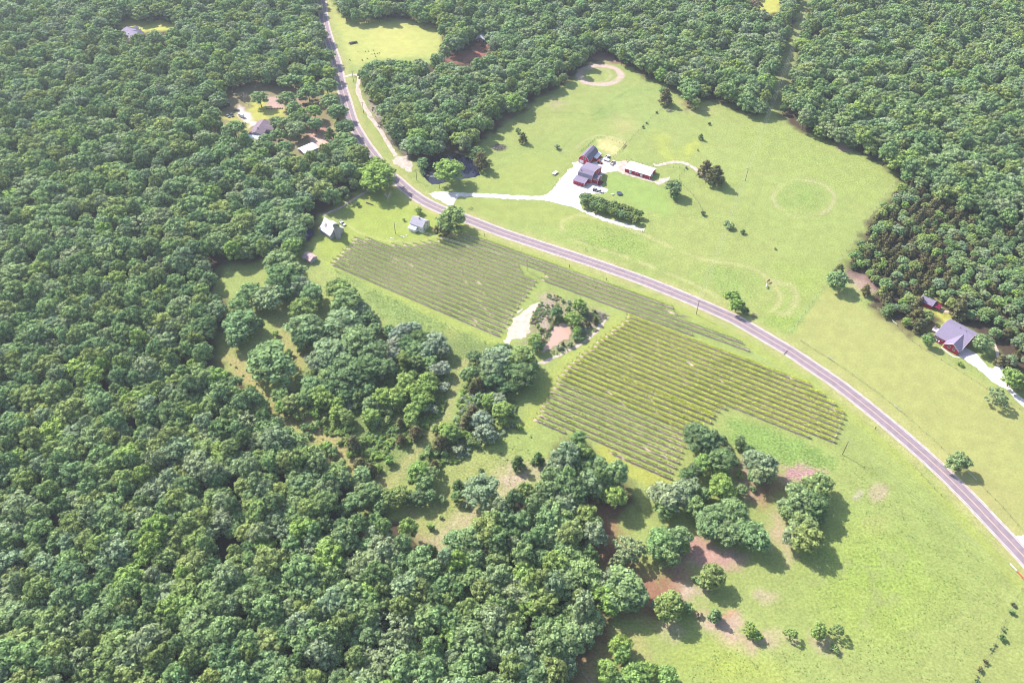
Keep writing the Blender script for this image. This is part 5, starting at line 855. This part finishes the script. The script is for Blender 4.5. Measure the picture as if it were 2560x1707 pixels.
for q in ((-.2, 1.2), (3.2, 1.0)): MB().tube((q[0], q[1], 5.4), (q[0], q[1], 6.2), .16, n=6).build('roof_vent', 'dark', t)
door(t, L / 2, -6.8, 3.0, 2.3, 0, 'white', 'garage_door')
t, L = site('shed', 'RH', (135, 105), (300, 180), 3.4, 'small outbuilding with purple gable roof among the cedars', 'shed'); prism_part(t, 7.4, gable(2.9, 2.3, 3.4), 'red', 'shingle_pale'); door(t, 3.7, 0, 2, 1.9, 0, 'red_dark')
MB().slab([(3.9, -2.6, 2.2), (3.9, 2.0, 2.2), (7.6, 2.0, 1.9), (7.6, -2.6, 1.9)], .1).build('lean_to_roof', 'red_dark', t)
# house in the woods
t, L = site('country_house', 'WH', (880, 1090), (1090, 800), 4.6, 'brown-roofed house in the woods with white flat-roofed annex', 'house'); prism_part(t, L, gable(5.0, 2.7, 4.6), 'white_wood', 'shingle_brown')
wg = MB(); wg.slab([(1.6, 0, 4.3), (1.6, -10.5, 4.1), (-1.6, -10.5, 2.7), (-1.6, -4.6, 2.8)], .12); wg.slab([(1.6, 0, 4.3), (1.6, -10.5, 4.1), (4.8, -10.5, 2.7), (4.8, -4.6, 2.8)], .12); wg.build('wing_roof', 'shingle_brown', t); MB().box(-1.3, 4.5, -10.1, -4.9, 0, 2.65).build('wing_wall', 'white_wood', t)
an = MB(); an.box(-L / 2 - 4.9, -L / 2 - .1, -6.4, 6.2, 0, 2.3); an.build('annex_wall', 'white_wood', t); MB().slab([(-L / 2 - 5.2, -6.7, 2.5), (-L / 2 + .1, -6.7, 2.75), (-L / 2 + .1, 6.5, 2.75), (-L / 2 - 5.2, 6.5, 2.5)], .1).build('annex_roof', 'white_metal', t)
MB().box(-L / 2 + 5, -L / 2 + 5.6, -.3, .3, 4, 5.4).build('chimney', 'rust', t)
t, L = site('metal_shed', 'T3', (350, 1290), (760, 1120), 3.3, 'white metal shed with gable roof beside bare pink ground', 'shed'); prism_part(t, 11.4, gable(4.2, 2.4, 3.3), 'white_wood', 'white_metal'); door(t, 5.7, 0, 3, 2.1, 0)
t, L = site('country_house', 'UL', (660, 560), (900, 800), 4.4, 'lilac-roofed house in the small upper-left clearing', 'house'); prism_part(t, 20, gable(5.2, 2.7, 4.4), 'white_wood', 'shingle_pale')
for x0_ in (-9.5, -2, 4.5): rr_ = MB(); rr_.slab([(x0_ + 2, 1, 4.1), (x0_ + 2, 8.6, 4.0), (x0_ - .4, 8.6, 2.7), (x0_ - .4, 5.0, 2.8)], .12); rr_.slab([(x0_ + 2, 1, 4.1), (x0_ + 2, 8.6, 4.0), (x0_ + 4.4, 8.6, 2.7), (x0_ + 4.4, 5.0, 2.8)], .12); rr_.build('wing_roof', 'shingle_pale', t); MB().box(x0_, x0_ + 4, 5.1, 8.2, 0, 2.6).build('wing_wall', 'white_wood', t)
for q in ((-3, -2), (0, -1.4), (3, -2.6), (2, -3)): MB().tube((q[0], q[1], 3), (q[0], q[1], 4.4), .22, n=6).build('roof_vent', 'white', t)
p = P('CB', 690, 560, 3.5); t = empty('cabin', (p.x - .5, p.y + 4, 0), R(80), 'dark red cabin with white roof edge in a hole in the upper wood', 'cabin'); prism_part(t, 9, gable(3.6, 2.6, 4.2), 'red_dark', 'white_metal', trim='white'); door(t, -4.5, 0, .18, 2.6, 180, 'white', 'post'); MB().box(-4.62, -4.5, -3.6, 3.6, 2.5, 2.65).build('beam', 'white', t); window(t, -4.5, 1.7, 1.3, 1, 1, 180); window(t, -4.5, -1.7, 1.3, 1, 1, 180)
g = P('WH', 205, 450, 1.5); t = empty('tool_shed', (g.x, g.y, 0), R(-40), 'small dark shed with lilac-white roof left of the woods clearing', 'shed'); prism_part(t, 5.5, gable(2.2, 2, 2.9), 'dark', 'shingle_pale'); MB().slab([(1, -2.5, 2.2), (2.9, -2.5, 2.2), (2.9, 0, 3.1), (1, 0, 3.1)], .05).build('roof_sheet', 'white_metal', t)

# ---------------------------------------------------------------- vehicles and yard things
def wheel(mb, x, y, r=.36, w=.24): mb.tube((x, y - w / 2, r), (x, y + w / 2, r), r, n=12)
def vehicle(cr, a, b_, kind, m, label, ln=None, z=.8):
    p = P(cr, *a, z); q = P(cr, *b_, z); c = (p + q) / 2; d = q - p; L = ln or d.length; nm = dict(car='parked_car', pickup='pickup_truck', van='parked_van', suv='parked_car')[kind]
    t = empty(nm, (c.x, c.y, 0), math.atan2(d.y, d.x), label, dict(car='car', pickup='pickup', van='van', suv='car')[kind], 'parked vehicles'); w = .92; h = dict(car=.82, pickup=.98, van=1.1, suv=.95)[kind]
    body = MB(); pf_ = [(-L / 2, .38), (-L / 2, h * .93), (-L / 2 + .3, h), (L / 2 - .9, h), (L / 2 - .1, h * .82), (L / 2, .5), (L / 2, .38)]
    if kind == 'pickup': pf_ = [(-L / 2, .42), (-L / 2, h), (-L / 2 + .08, h), (-L / 2 + .12, .62), (-L * .08 - .05, .62), (-L * .08, h), (L / 2 - .9, h), (L / 2 - .1, h * .85), (L / 2, .55), (L / 2, .42)]
    k = len(pf_); v = [(x, -w, z_) for x, z_ in pf_] + [(x, w, z_) for x, z_ in pf_]; body.add(v, [tuple(range(k)), tuple(range(k, 2 * k))[::-1]] + [(i, k + i, k + (i + 1) % k, (i + 1) % k) for i in range(k)])
    if kind == 'pickup':
        for s1 in (-1, 1): body.box(-L / 2 + .02, -L * .08, s1 * w - .07 if s1 > 0 else -w - .005, w + .005 if s1 > 0 else -w + .07, .6, h + .01)
    body.build('body', m, t)
    cx0, cx1 = dict(car=(-L * .3, L * .18), pickup=(-L * .07, L * .22), van=(-L / 2 + .1, L * .28), suv=(-L / 2 + .15, L * .18))[kind]; ch = dict(car=.5, pickup=.72, van=.95, suv=.68)[kind]
    cb = MB(); cb.add([(cx0, -w * .95, h), (cx1, -w * .95, h), (cx1, w * .95, h), (cx0, w * .95, h), (cx0 + .25, -w * .8, h + ch), (cx1 - .55, -w * .8, h + ch), (cx1 - .55, w * .8, h + ch), (cx0 + .25, w * .8, h + ch)], [(0, 1, 5, 4), (1, 2, 6, 5), (2, 3, 7, 6), (3, 0, 4, 7)]); cb.build('windows', 'glass', t)
    MB().box(cx0 + .2, cx1 - .5, -w * .82, w * .82, h + ch, h + ch + .06).build('roof', m, t)
    for x_ in (-L * .31, L * .31):
        for y_ in (-w + .1, w - .1): wb = MB(); wheel(wb, x_, y_); wb.build('wheel', 'rubber', t)
    for s1 in (-1, 1): MB().box(L / 2 - .02, L / 2 + .03, s1 * .62 - .16, s1 * .62 + .16, .62, .76).build('headlight', 'white', t)
    return t
vehicle('S3', (835, 405), (975, 500), 'pickup', 'car_white', 'white pickup parked beside the old white barn', 5.6)
vehicle('FA', (1040, 430), (1120, 385), 'pickup', 'car_white', 'white pickup behind the gambrel barn, nearest the corral', 5.4)
vehicle('FA', (1165, 550), (1220, 490), 'pickup', 'car_beige', 'pale pickup on the gravel between farmhouse and long shed', 5.6)
vehicle('FA', (900, 1065), (975, 1085), 'suv', 'car_white', 'white car parked behind the hedge row on the gravel', 4.6)
vehicle('FA', (835, 1050), (890, 1060), 'suv', 'car_grey', 'grey car parked behind the hedge row beside the white one', 4.4)
vehicle('WH', (420, 585), (500, 590), 'car', 'car_dark', 'dark car on the grass of the woods clearing', 4.5)
vehicle('WH', (320, 660), (390, 740), 'suv', 'car_dark', 'dark vehicle at the left of the woods clearing', 4.6); vehicle('WH', (240, 700), (300, 740), 'car', 'car_grey', 'grey car beside the dark vehicle in the woods clearing', 4.3)
vehicle('WH', (1860, 330), (1990, 290), 'van', 'car_white', 'white van half under trees near the road', 5.4); vehicle('WH', (1950, 430), (2090, 500), 'pickup', 'car_dark', 'dark pickup beside the dirt track near the road', 5.4)
vehicle('CB', (700, 840), (800, 870), 'car', 'car_dark', 'dark car in front of the red cabin', 4.4)
def trailer(cr, a, b_, m, label, h=.7, deckw=2.3, load=None, ln=None):
    p = P(cr, *a, .6); q = P(cr, *b_, .6); c = (p + q) / 2; d = q - p; L = ln or d.length; t = empty('flatbed_trailer', (c.x, c.y, 0), math.atan2(d.y, d.x), label, 'trailer')
    MB().box(-L / 2 + 1.1, L / 2, -deckw / 2, deckw / 2, h, h + .18).build('deck', m, t); MB().tube((-L / 2, 0, .45), (-L / 2 + 1.2, .6, h), .07, n=5).tube((-L / 2, 0, .45), (-L / 2 + 1.2, -.6, h), .07, n=5).build('tow_bar', 'dark', t)
    for x_ in (.3, 1.2):
        for y_ in (-deckw / 2 + .12, deckw / 2 - .12): wb = MB(); wheel(wb, x_, y_, .34); wb.build('wheel', 'rubber', t)
    if load: MB().box(-L / 2 + 1.4, L / 2 - .2, -deckw / 2 + .1, deckw / 2 - .1, h + .18, h + load).build('side_boards', m, t)
    return t
trailer('U', (165, 330), (550, 255), 'dark', 'long dark flatbed trailer alone in the top field', load=.5); trailer('FA', (10, 765), (95, 700), 'white', 'pale flatbed trailer on the lawn left of the farmyard', ln=5.4)
trailer('FA', (985, 440), (1115, 485), 'white', 'white boat-like trailer behind the gambrel barn', ln=6, load=.5); trailer('WH', (490, 690), (640, 760), 'white_metal', 'box trailer with white top in the woods clearing', load=1.9, ln=6)
# tractor
g = P('FA', 935, 515, .8); t = empty('tractor', (g.x, g.y, 0), R(-20), 'orange tractor parked between gambrel barn and farmhouse', 'tractor')
MB().box(.1, 1.9, -.4, .4, .75, 1.35).build('hood', 'orange', t); MB().box(-1.1, .1, -.65, .65, .7, 1.05).build('chassis', 'orange', t); MB().box(-1.0, .0, -.6, .6, 2.1, 2.2).box(-1.0, -.92, -.6, -.52, 1.05, 2.1).box(-1.0, -.92, .52, .6, 1.05, 2.1).box(-.08, 0, -.6, -.52, 1.05, 2.1).box(-.08, 0, .52, .6, 1.05, 2.1).build('canopy', 'orange', t); MB().box(-.9, -.4, -.3, .3, 1.05, 1.5).build('seat', 'dark', t)
for x_, y_, r_ in ((-.7, -.85, .75), (-.7, .85, .75), (1.5, -.6, .42), (1.5, .6, .42)): wb = MB(); wheel(wb, x_, y_, r_, .35); wb.build('wheel', 'rubber', t)
# trampoline
g = P('FA', 1320, 1120, .8); t = empty('trampoline', (g.x, g.y, 0), 0, 'round dark trampoline on the lawn behind the hedge row', 'trampoline'); mb = MB(); mb.tube((0, 0, .8), (0, 0, .84), 1.75, n=28); mb.build('jumping_mat', 'tramp', t)
fr = MB()
for k in range(28): a1, a2 = 2 * math.pi * k / 28, 2 * math.pi * (k + 1) / 28; fr.tube((1.85 * math.cos(a1), 1.85 * math.sin(a1), .84), (1.85 * math.cos(a2), 1.85 * math.sin(a2), .84), .09, n=5)
fr.build('frame', 'car_grey', t); [MB().tube((1.8 * math.cos(a_), 1.8 * math.sin(a_), 0), (1.8 * math.cos(a_), 1.8 * math.sin(a_), .8), .04, n=5).build('leg', 'car_grey', t) for a_ in np.arange(6) * 1.047]
g = P('FA', 1180, 1145, .4); t = empty('patio_table', (g.x, g.y, 0), 0, 'small white patio table and seats near the trampoline', 'table'); MB().tube((0, 0, .7), (0, 0, .76), .7, n=14).build('tabletop', 'white', t); MB().tube((0, 0, 0), (0, 0, .7), .06).build('leg', 'white', t)
for i, (x_, y_) in enumerate(((1, .2), (-.6, .9))): c_ = empty('patio_chair', (g.x + x_, g.y + y_, 0), i * 2.0, ['white patio chair right of the patio table', 'white patio chair above the patio table'][i], 'chair', 'patio chairs'); MB().box(-.25, .25, -.25, .25, .4, .46).build('seat', 'white', c_); MB().box(.2, .26, -.25, .25, .46, .95).build('backrest', 'white', c_); [MB().box(a_, a_ + .04, b_, b_ + .04, 0, .4).build('leg', 'white', c_) for a_ in (-.24, .2) for b_ in (-.24, .2)]
g = P('FA', 2155, 872); fp = MB()
for k in range(10): a1 = k * .628; fp.box(1.3 * math.cos(a1) - .2, 1.3 * math.cos(a1) + .2, 1.3 * math.sin(a1) - .2, 1.3 * math.sin(a1) + .2, 0, .3)
fo = fp.build('fire_ring', 'stone'); fo.location = g; tag(fo, 'pale stone ring on the ground right of the long shed', 'fire ring')
fo = ribbon('ash_circle', [tuple((g + Vector((-1.7, 0, 0)))[:2]), tuple((g + Vector((1.7, 0, 0)))[:2])], 3.2, .045, 'gravel', .1)
# piles
def pile(name, cr, x, y, rx, ry, n_, label, cat, ms=('deadwood', 'bark'), L_=2.2, flat=.5):
    g = P(cr, x, y); t = empty(name, (g.x, g.y, 0), 0, label, cat)
    for m_ in ms:
        mb = MB()
        for k in range(n_):
            a_ = rnd.uniform(0, 6.28); u = math.sqrt(rnd.random()); c = Vector((rx * u * math.cos(a_), ry * u * math.sin(a_), .15 + (1 - u) * flat * rnd.random() * 2)); d = Vector((rnd.uniform(-1, 1), rnd.uniform(-1, 1), rnd.uniform(-.25, .3))).normalized() * rnd.uniform(.4, 1) * L_; q = c + d; q.z = max(.05, q.z); mb.tube(c, q, rnd.uniform(.05, .13), .04, 4)
        mb.build('branches' if m_ == 'deadwood' else 'logs', m_, t)
    return t
pile('brush_pile', 'C2', 1500, 1010, 5.0, 4.2, 170, 'grey-pink brush pile in the pasture above the pond', 'brush pile'); pile('brush_pile', 'PN', 1600, 730, 3.2, 2.4, 60, 'fallen grey logs at the right end of the muddy pond thicket', 'brush pile', L_=3); pile('brush_pile', 'PN', 1350, 740, 1.8, 1.2, 30, 'pale log heap between the trees by the muddy pond', 'brush pile', L_=2.2)
pile('brush_pile', 'N', 1150, 1095, 2.6, 1.6, 30, 'scattered branches below the pasture cedar', 'brush pile', flat=.2); pile('scrap_pile', 'WH', 130, 1120, 4, 5, 60, 'pile of pale scrap at the left of the woods house', 'scrap pile', ('deadwood', 'white'), L_=1.6); pile('brush_pile', 'C4', 1305, 225, 1.2, 1.0, 10, 'little twig heap on the grass above the road', 'brush pile', ('bark',))
pile('brush_pile', 'C2', 690, 850, 1.8, 6.0, 60, 'cleared branches along the wood edge by the dirt track, upper', 'brush pile', flat=.3); pile('brush_pile', 'C2', 790, 970, 4.0, 4.5, 70, 'cleared branches along the wood edge by the dirt track, lower', 'brush pile', flat=.3); pile('brush_pile', 'C5', 1118, 632, 2.0, 1.5, 14, 'pale sticks lying beside the vineyard and utility pole', 'brush pile', ('deadwood',), flat=.1)
p = P('WH', 1150, 565); q = P('WH', 1530, 560); d = q - p; t = empty('log_row', (p.x, p.y, 0), math.atan2(d.y, d.x), 'row of short cut logs in the woods clearing', 'logs')
for k in range(11): MB().tube((k * d.length / 11, -.6, .3), (k * d.length / 11, .6, .3), .3, n=8).build('log', 'bark', t)
p = P('C4', 590, 183, .2); q = P('C4', 637, 200, .2); lg = MB().tube((p.x, p.y, .35), (q.x, q.y, .35), .4, .3, 8).build('fallen_log', 'bark'); tag(lg, 'fallen log lying on the lawn between bush and dead tree', 'log')
for i, (x, y) in enumerate(((865, 408), (845, 415), (775, 425), (760, 425), (830, 412))): o = MB().box(-.5, .5, -.3, .3, 0, .25).build('stepping_stone', 'white'); g = P('C4', x, y + 2 * i % 5); o.location = g; tag(o, f'{["pale stone slab nearest the farmhouse porch", "pale stone slab second from the porch", "white block in the yard, right of the lone one", "white block in the yard, leftmost", "pale stone slab third from the porch"][i]}', 'stone slab', 'pale slabs in the farmhouse yard')
# horses
def horse(cr, x, y, rot, m, label):
    g = P(cr, x, y); root = empty('horse', (g.x, g.y, 0), rot, label, 'horse', 'grazing horses')
    J = {'rump': (-.75, 0, 1.32, .30), 'belly': (-.15, 0, 1.2, .34), 'chest': (.5, 0, 1.25, .31), 'neck': (.9, 0, 1.35, .19), 'poll': (1.25, 0, 1.0, .13), 'muz': (1.45, 0, .45, .08), 'tail': (-1.05, 0, 1.15, .07), 'tailend': (-1.2, 0, .5, .05)}
    E_ = [('rump', 'belly'), ('belly', 'chest'), ('chest', 'neck'), ('neck', 'poll'), ('poll', 'muz'), ('rump', 'tail'), ('tail', 'tailend')]
    for s1, nm in ((.2, 'l'), (-.2, 'r')):
        J['hh' + nm] = (-.75, s1, .95, .17); J['st' + nm] = (-.62, s1, .78, .12); J['ho' + nm] = (-.92, s1, .5, .07); J['hf' + nm] = (-.85, s1, .04, .06); E_ += [('rump', 'hh' + nm), ('hh' + nm, 'st' + nm), ('st' + nm, 'ho' + nm), ('ho' + nm, 'hf' + nm)]
        J['fs' + nm] = (.5, s1, .95, .13); J['fk' + nm] = (.52, s1, .5, .07); J['ff' + nm] = (.5, s1, .04, .06); E_ += [('chest', 'fs' + nm), ('fs' + nm, 'fk' + nm), ('fk' + nm, 'ff' + nm)]
    ks = list(J); me = bpy.data.meshes.new('body'); me.from_pydata([J[k][:3] for k in ks], [(ks.index(a_), ks.index(b_)) for a_, b_ in E_], []); o = bpy.data.objects.new('body', me); C.objects.link(o); o.parent = root; me.materials.append(M[m])
    md = o.modifiers.new('skin', 'SKIN'); 
    for i, k in enumerate(ks): me.skin_vertices[0].data[i].radius = (J[k][3],) * 2
    me.skin_vertices[0].data[0].use_root = True; o.modifiers.new('sub', 'SUBSURF').levels = 1; o.modifiers['sub'].render_levels = 1; o.scale = (1.15,) * 3; return root
horse('HS', 900, 790, R(40), 'horse_brown', 'chestnut horse grazing in the ring track, behind the pale one'); horse('HS', 790, 1060, R(75), 'horse_white', 'cream horse grazing in the ring track, in front of the chestnut one')
# ---------------------------------------------------------------- poles and power lines
def pole(cr, x, y, h, label, cross=True, rot=0, lamp=False):
    g = P(cr, x, y); t = empty('utility_pole', (g.x, g.y, 0), rot, label, 'utility pole', 'utility poles'); MB().tube((0, 0, -.3), (0, 0, h), .17, .12, 8).build('pole', 'bark', t)
    if cross:
        MB().box(-.08, .08, -1.2, 1.2, h - .55, h - .4).build('crossarm', 'wood', t)
        for y_ in (-1.1, 0, 1.1): MB().tube((0, y_, h - .4 if y_ else h), (0, y_, h - .2 if y_ else h + .2), .06, n=6).build('insulator', 'white', t)
    if lamp: MB().tube((0, 0, h - .3), (1.2, 0, h), .05, n=5).build('lamp_arm', 'wire', t); MB().tube((1.2, 0, h - .15), (1.2, 0, h + .05), .22, .1, 8).build('lamp_head', 'white', t)
    return g
S_ = lambda x, y: ('S', x, y)
pA = pole('S', 1740.6, 785.3, 10.2, 'tall utility pole between the lower vineyard and the road', rot=R(65)); pB = pole('S', 2105.9, 1135.6, 9.6, 'utility pole at the right tip of the lower vineyard', rot=R(-30)); pC = pole('S', 1863.3, 452, 9.4, 'utility pole standing in the open pasture', rot=R(67))
pD = pole('C2', 1090, 1290, 9, 'utility pole at the gravel drive entrance by the pond', rot=R(-40)); pE = pole('S', 1317.6, 677, 8.5, 'utility pole in the grassy gap between vineyard blocks', rot=R(-30)); pY = pole('S', 988.7, 584.2, 8.4, 'yard light pole left of the white farmhouse', cross=False, lamp=True)
pF = pole('C2', 936, 1235, 8.5, 'utility pole at the roadside left of the dark pond', rot=R(120)); pG = pole('C2', 572, 775, 9, 'utility pole on the dirt track by the upper wood', rot=R(110)); pH = pole('C2', 503, 560, 8.5, 'utility pole at the top of the dirt track', rot=R(105))
v = pC - pA; pI = pC + v * 1.0; pJ = pC + v * 1.95
for q, lab in ((pI, 'utility pole in the cut through the woods, lower'), (pJ, 'utility pole in the cut through the woods, upper')): x_, y_ = proj(q.x, q.y); pole('S', x_, y_, 10, lab, rot=R(67))
def span(a, b_, h1, h2, n_, label, sep=1.1, sag=1.6):
    a = Vector((a.x, a.y, h1)); b_ = Vector((b_.x, b_.y, h2)); d = (b_ - a); nr = Vector((-d.y, d.x, 0)).normalized(); root = empty('power_line', a, 0, label, 'power line', 'power lines')
    for k in range(n_):
        o = (k - (n_ - 1) / 2) * sep; mb = MB(); pts = [Vector((0, 0, 0)) + nr * o + d * (i / 14) + Vector((0, 0, -sag * 4 * (i / 14) * (1 - i / 14))) for i in range(15)]
        for i in range(14): mb.tube(pts[i], pts[i + 1], .035, n=3)
        mb.build('wire', 'wire', root)
off = P('S', 2640, 1560)
span(pA, pC, 10, 9.2, 3, 'wires from the vineyard pole across the road into the pasture'); span(pC, pI, 9.2, 10, 3, 'wires from the pasture pole into the woods cut'); span(pI, pJ, 10, 10, 3, 'wires along the woods cut'); span(pA, pB, 10, 9.4, 3, 'wires over the lower vineyard beside the road'); span(pB, off, 9.4, 9.5, 3, 'wires crossing the lower right meadow')
span(pE, pA, 8.5, 10, 2, 'wires over the vineyard strip by the road'); span(pY, pE, 8.2, 8.5, 2, 'wires over the upper vineyard'); span(pD, pE, 9, 8.5, 2, 'wires crossing the road bend to the vineyard'); span(pF, pD, 8.5, 9, 2, 'wires past the dark pond'); span(pG, pF, 9, 8.5, 2, 'wires along the cleared dirt track, lower'); span(pH, pG, 8.5, 9, 2, 'wires along the cleared dirt track, upper')
# ---------------------------------------------------------------- fences
def fence(pts, label, sp=5.0, rails=(), h=1.2, m='wood', rm='rail', wires=2):
    p = [Vector((*q, 0)) for q in pts]; root = empty('fence', p[0], 0, label, 'fence'); o = p[0]; seg_ = [(p[i], p[i + 1]) for i in range(len(p) - 1)]; tot = sum((b_ - a).length for a, b_ in seg_); sp = max(sp, tot / 95)
    def at_(s1):
        for a, b_ in seg_:
            L = (b_ - a).length
            if s1 <= L: return a + (b_ - a) * (s1 / L)
            s1 -= L
        return p[-1]
    k = int(tot / sp); pm = None
    for i in range(k + 1):
        g = at_(i * sp) - o
        if pm is None: pp = MB().tube((0, 0, -.1), (0, 0, h + .1), .09, n=5).build('post', m, root); pm = pp.data
        else: pp = bpy.data.objects.new('post', pm); C.objects.link(pp); pp.parent = root
        pp.location = g
    for z in np.linspace(.5, h, wires) if wires else ():
        mb = MB()
        for a, b_ in seg_: mb.tube(a - o + Vector((0, 0, z)), b_ - o + Vector((0, 0, z)), .025, n=3)
        mb.build('wire', 'wire', root)
    for (s0, s1) in rails:
        a = at_(s0 * tot) - o; b_ = at_(s1 * tot) - o; mb = MB()
        for z in (.45, .8, 1.15): mb.tube(a + Vector((0, 0, z)), b_ + Vector((0, 0, z)), .09, n=4)
        mb.build('rail_panel', rm, root)
    return root
f1 = gp('S', [(2002, 853), (2049, 884), (2071, 896), (2120, 930), (2176, 970), (2198, 986), (2260, 1036), (2332, 1100), (2354, 1120), (2430, 1192), (2500, 1262), (2535, 1303), (2560, 1330)])
fence(f1, 'wire fence with pale rail panels along the right side of the road', 4.5, rails=((0, .012), (.115, .15), (.42, .45), (.75, .79)))
fence(gp('C5', [(1850, 740), (1950, 600), (2070, 440), (2095, 400)]), 'wire fence dividing the pasture from the mown field', 5)
fence(gp('C6', [(245, 690), (330, 740), (450, 800), (580, 865), (600, 900), (628, 925), (700, 1005), (800, 1070), (920, 1145), (1000, 1195), (1100, 1260), (1240, 1350), (1344, 1410), (1420, 1460)]), 'post fence below the red house, running down to the right', 4.2, rails=((.24, .265), (.275, .295), (.33, .36)))
fence(gp('C6', [(255, 660), (300, 575), (440, 385), (560, 200), (640, 110)]), 'wire fence along the left edge of the cedar wood', 6)
fence(gp('C3', [(325, 740), (370, 690), (440, 620), (500, 560), (535, 530)]) , 'wire fence climbing the pasture behind the farm', 4)
fence(gp('FA', [(1200, 420), (1280, 350), (1390, 240), (1445, 170), (1300, 140), (1250, 110), (1100, 60), (920, 30), (820, 80), (700, 200), (540, 320)]), 'dark rail fence round the dry corral behind the gambrel barn', 3, rails=((.2, .3),), rm='wood')
fence(gp('C3', [(520, 835), (560, 850), (640, 855), (600, 900), (620, 940), (670, 985), (700, 1030), (725, 1075)]), 'wire fence zigzagging down the pasture right of the long shed', 4)
fence(gp('FA', [(1140, 480), (1300, 520), (1540, 470), (1800, 560), (2000, 590), (2030, 480)]), 'low fence behind the long white-roofed shed', 4)
fence(gp('C5', [(690, -45), (850, 55), (820, 60)]), 'short fence at the end of the hedge row drive', 3, wires=2)
fence(gp('S6', [(800, 600), (745, 560), (700, 620), (640, 740), (560, 900), (460, 1100), (380, 1300), (280, 1480), (240, 1580)]), 'overgrown fence line at the lower right corner', 4.5)
fence(gp('S6', [(590, 330), (630, 372), (668, 412)]), 'pale pipe fence corner beside the road at lower right', 2.5, rails=((0, 1),), rm='white'); fence(gp('S6', [(668, 412), (745, 500)]), 'orange gate in the lower right corner', 3, rails=((0, 1),), rm='orange', wires=0)
fence(gp('R5', [(1610, 90), (1640, 125), (1700, 190), (1745, 240), (1800, 290)]), 'short weedy wire fence between road and lower meadow', 4)
# little roadside posts
for i, (cr, x, y, lab) in enumerate((('C5', 590, 385, 'dark marker post left of the road in the verge'), ('C5', 450, 180, 'dark marker post right of the road, upper'), ('C5', 338, 295, 'short dark post between vineyard strip and road'), ('C4', 1400, 410, 'dark post beside the road near the big yard tree'), ('C6', 510, 1505, 'dark post on the verge near the vineyard tip'))):
    g = P(cr, x, y); t = empty('marker_post', g, 0, lab, 'post', 'roadside marker posts'); MB().tube((0, 0, 0), (0, 0, 1.7), .16, .14, 6).build('post', 'bark', t); MB().box(-.22, .22, -.05, .05, 1.2, 1.7).build('plate', 'wood', t)
# ---------------------------------------------------------------- air
hz = MB().box(-6200, 6200, -6200, 9200, -1.0, 312.0).build('haze', None); hm = bpy.data.materials.new('haze_air'); hm.use_nodes = True; nt = hm.node_tree; nt.nodes.clear()
pv = nt.nodes.new('ShaderNodeVolumePrincipled'); pv.inputs['Color'].default_value = (.80, .88, 1, 1); pv.inputs['Density'].default_value = HAZE; pv.inputs['Anisotropy'].default_value = .2
ou = nt.nodes.new('ShaderNodeOutputMaterial'); nt.links.new(pv.outputs[0], ou.inputs['Volume']); hz.data.materials.append(hm); tag(hz, 'thin pale summer haze', 'haze', kind='stuff')
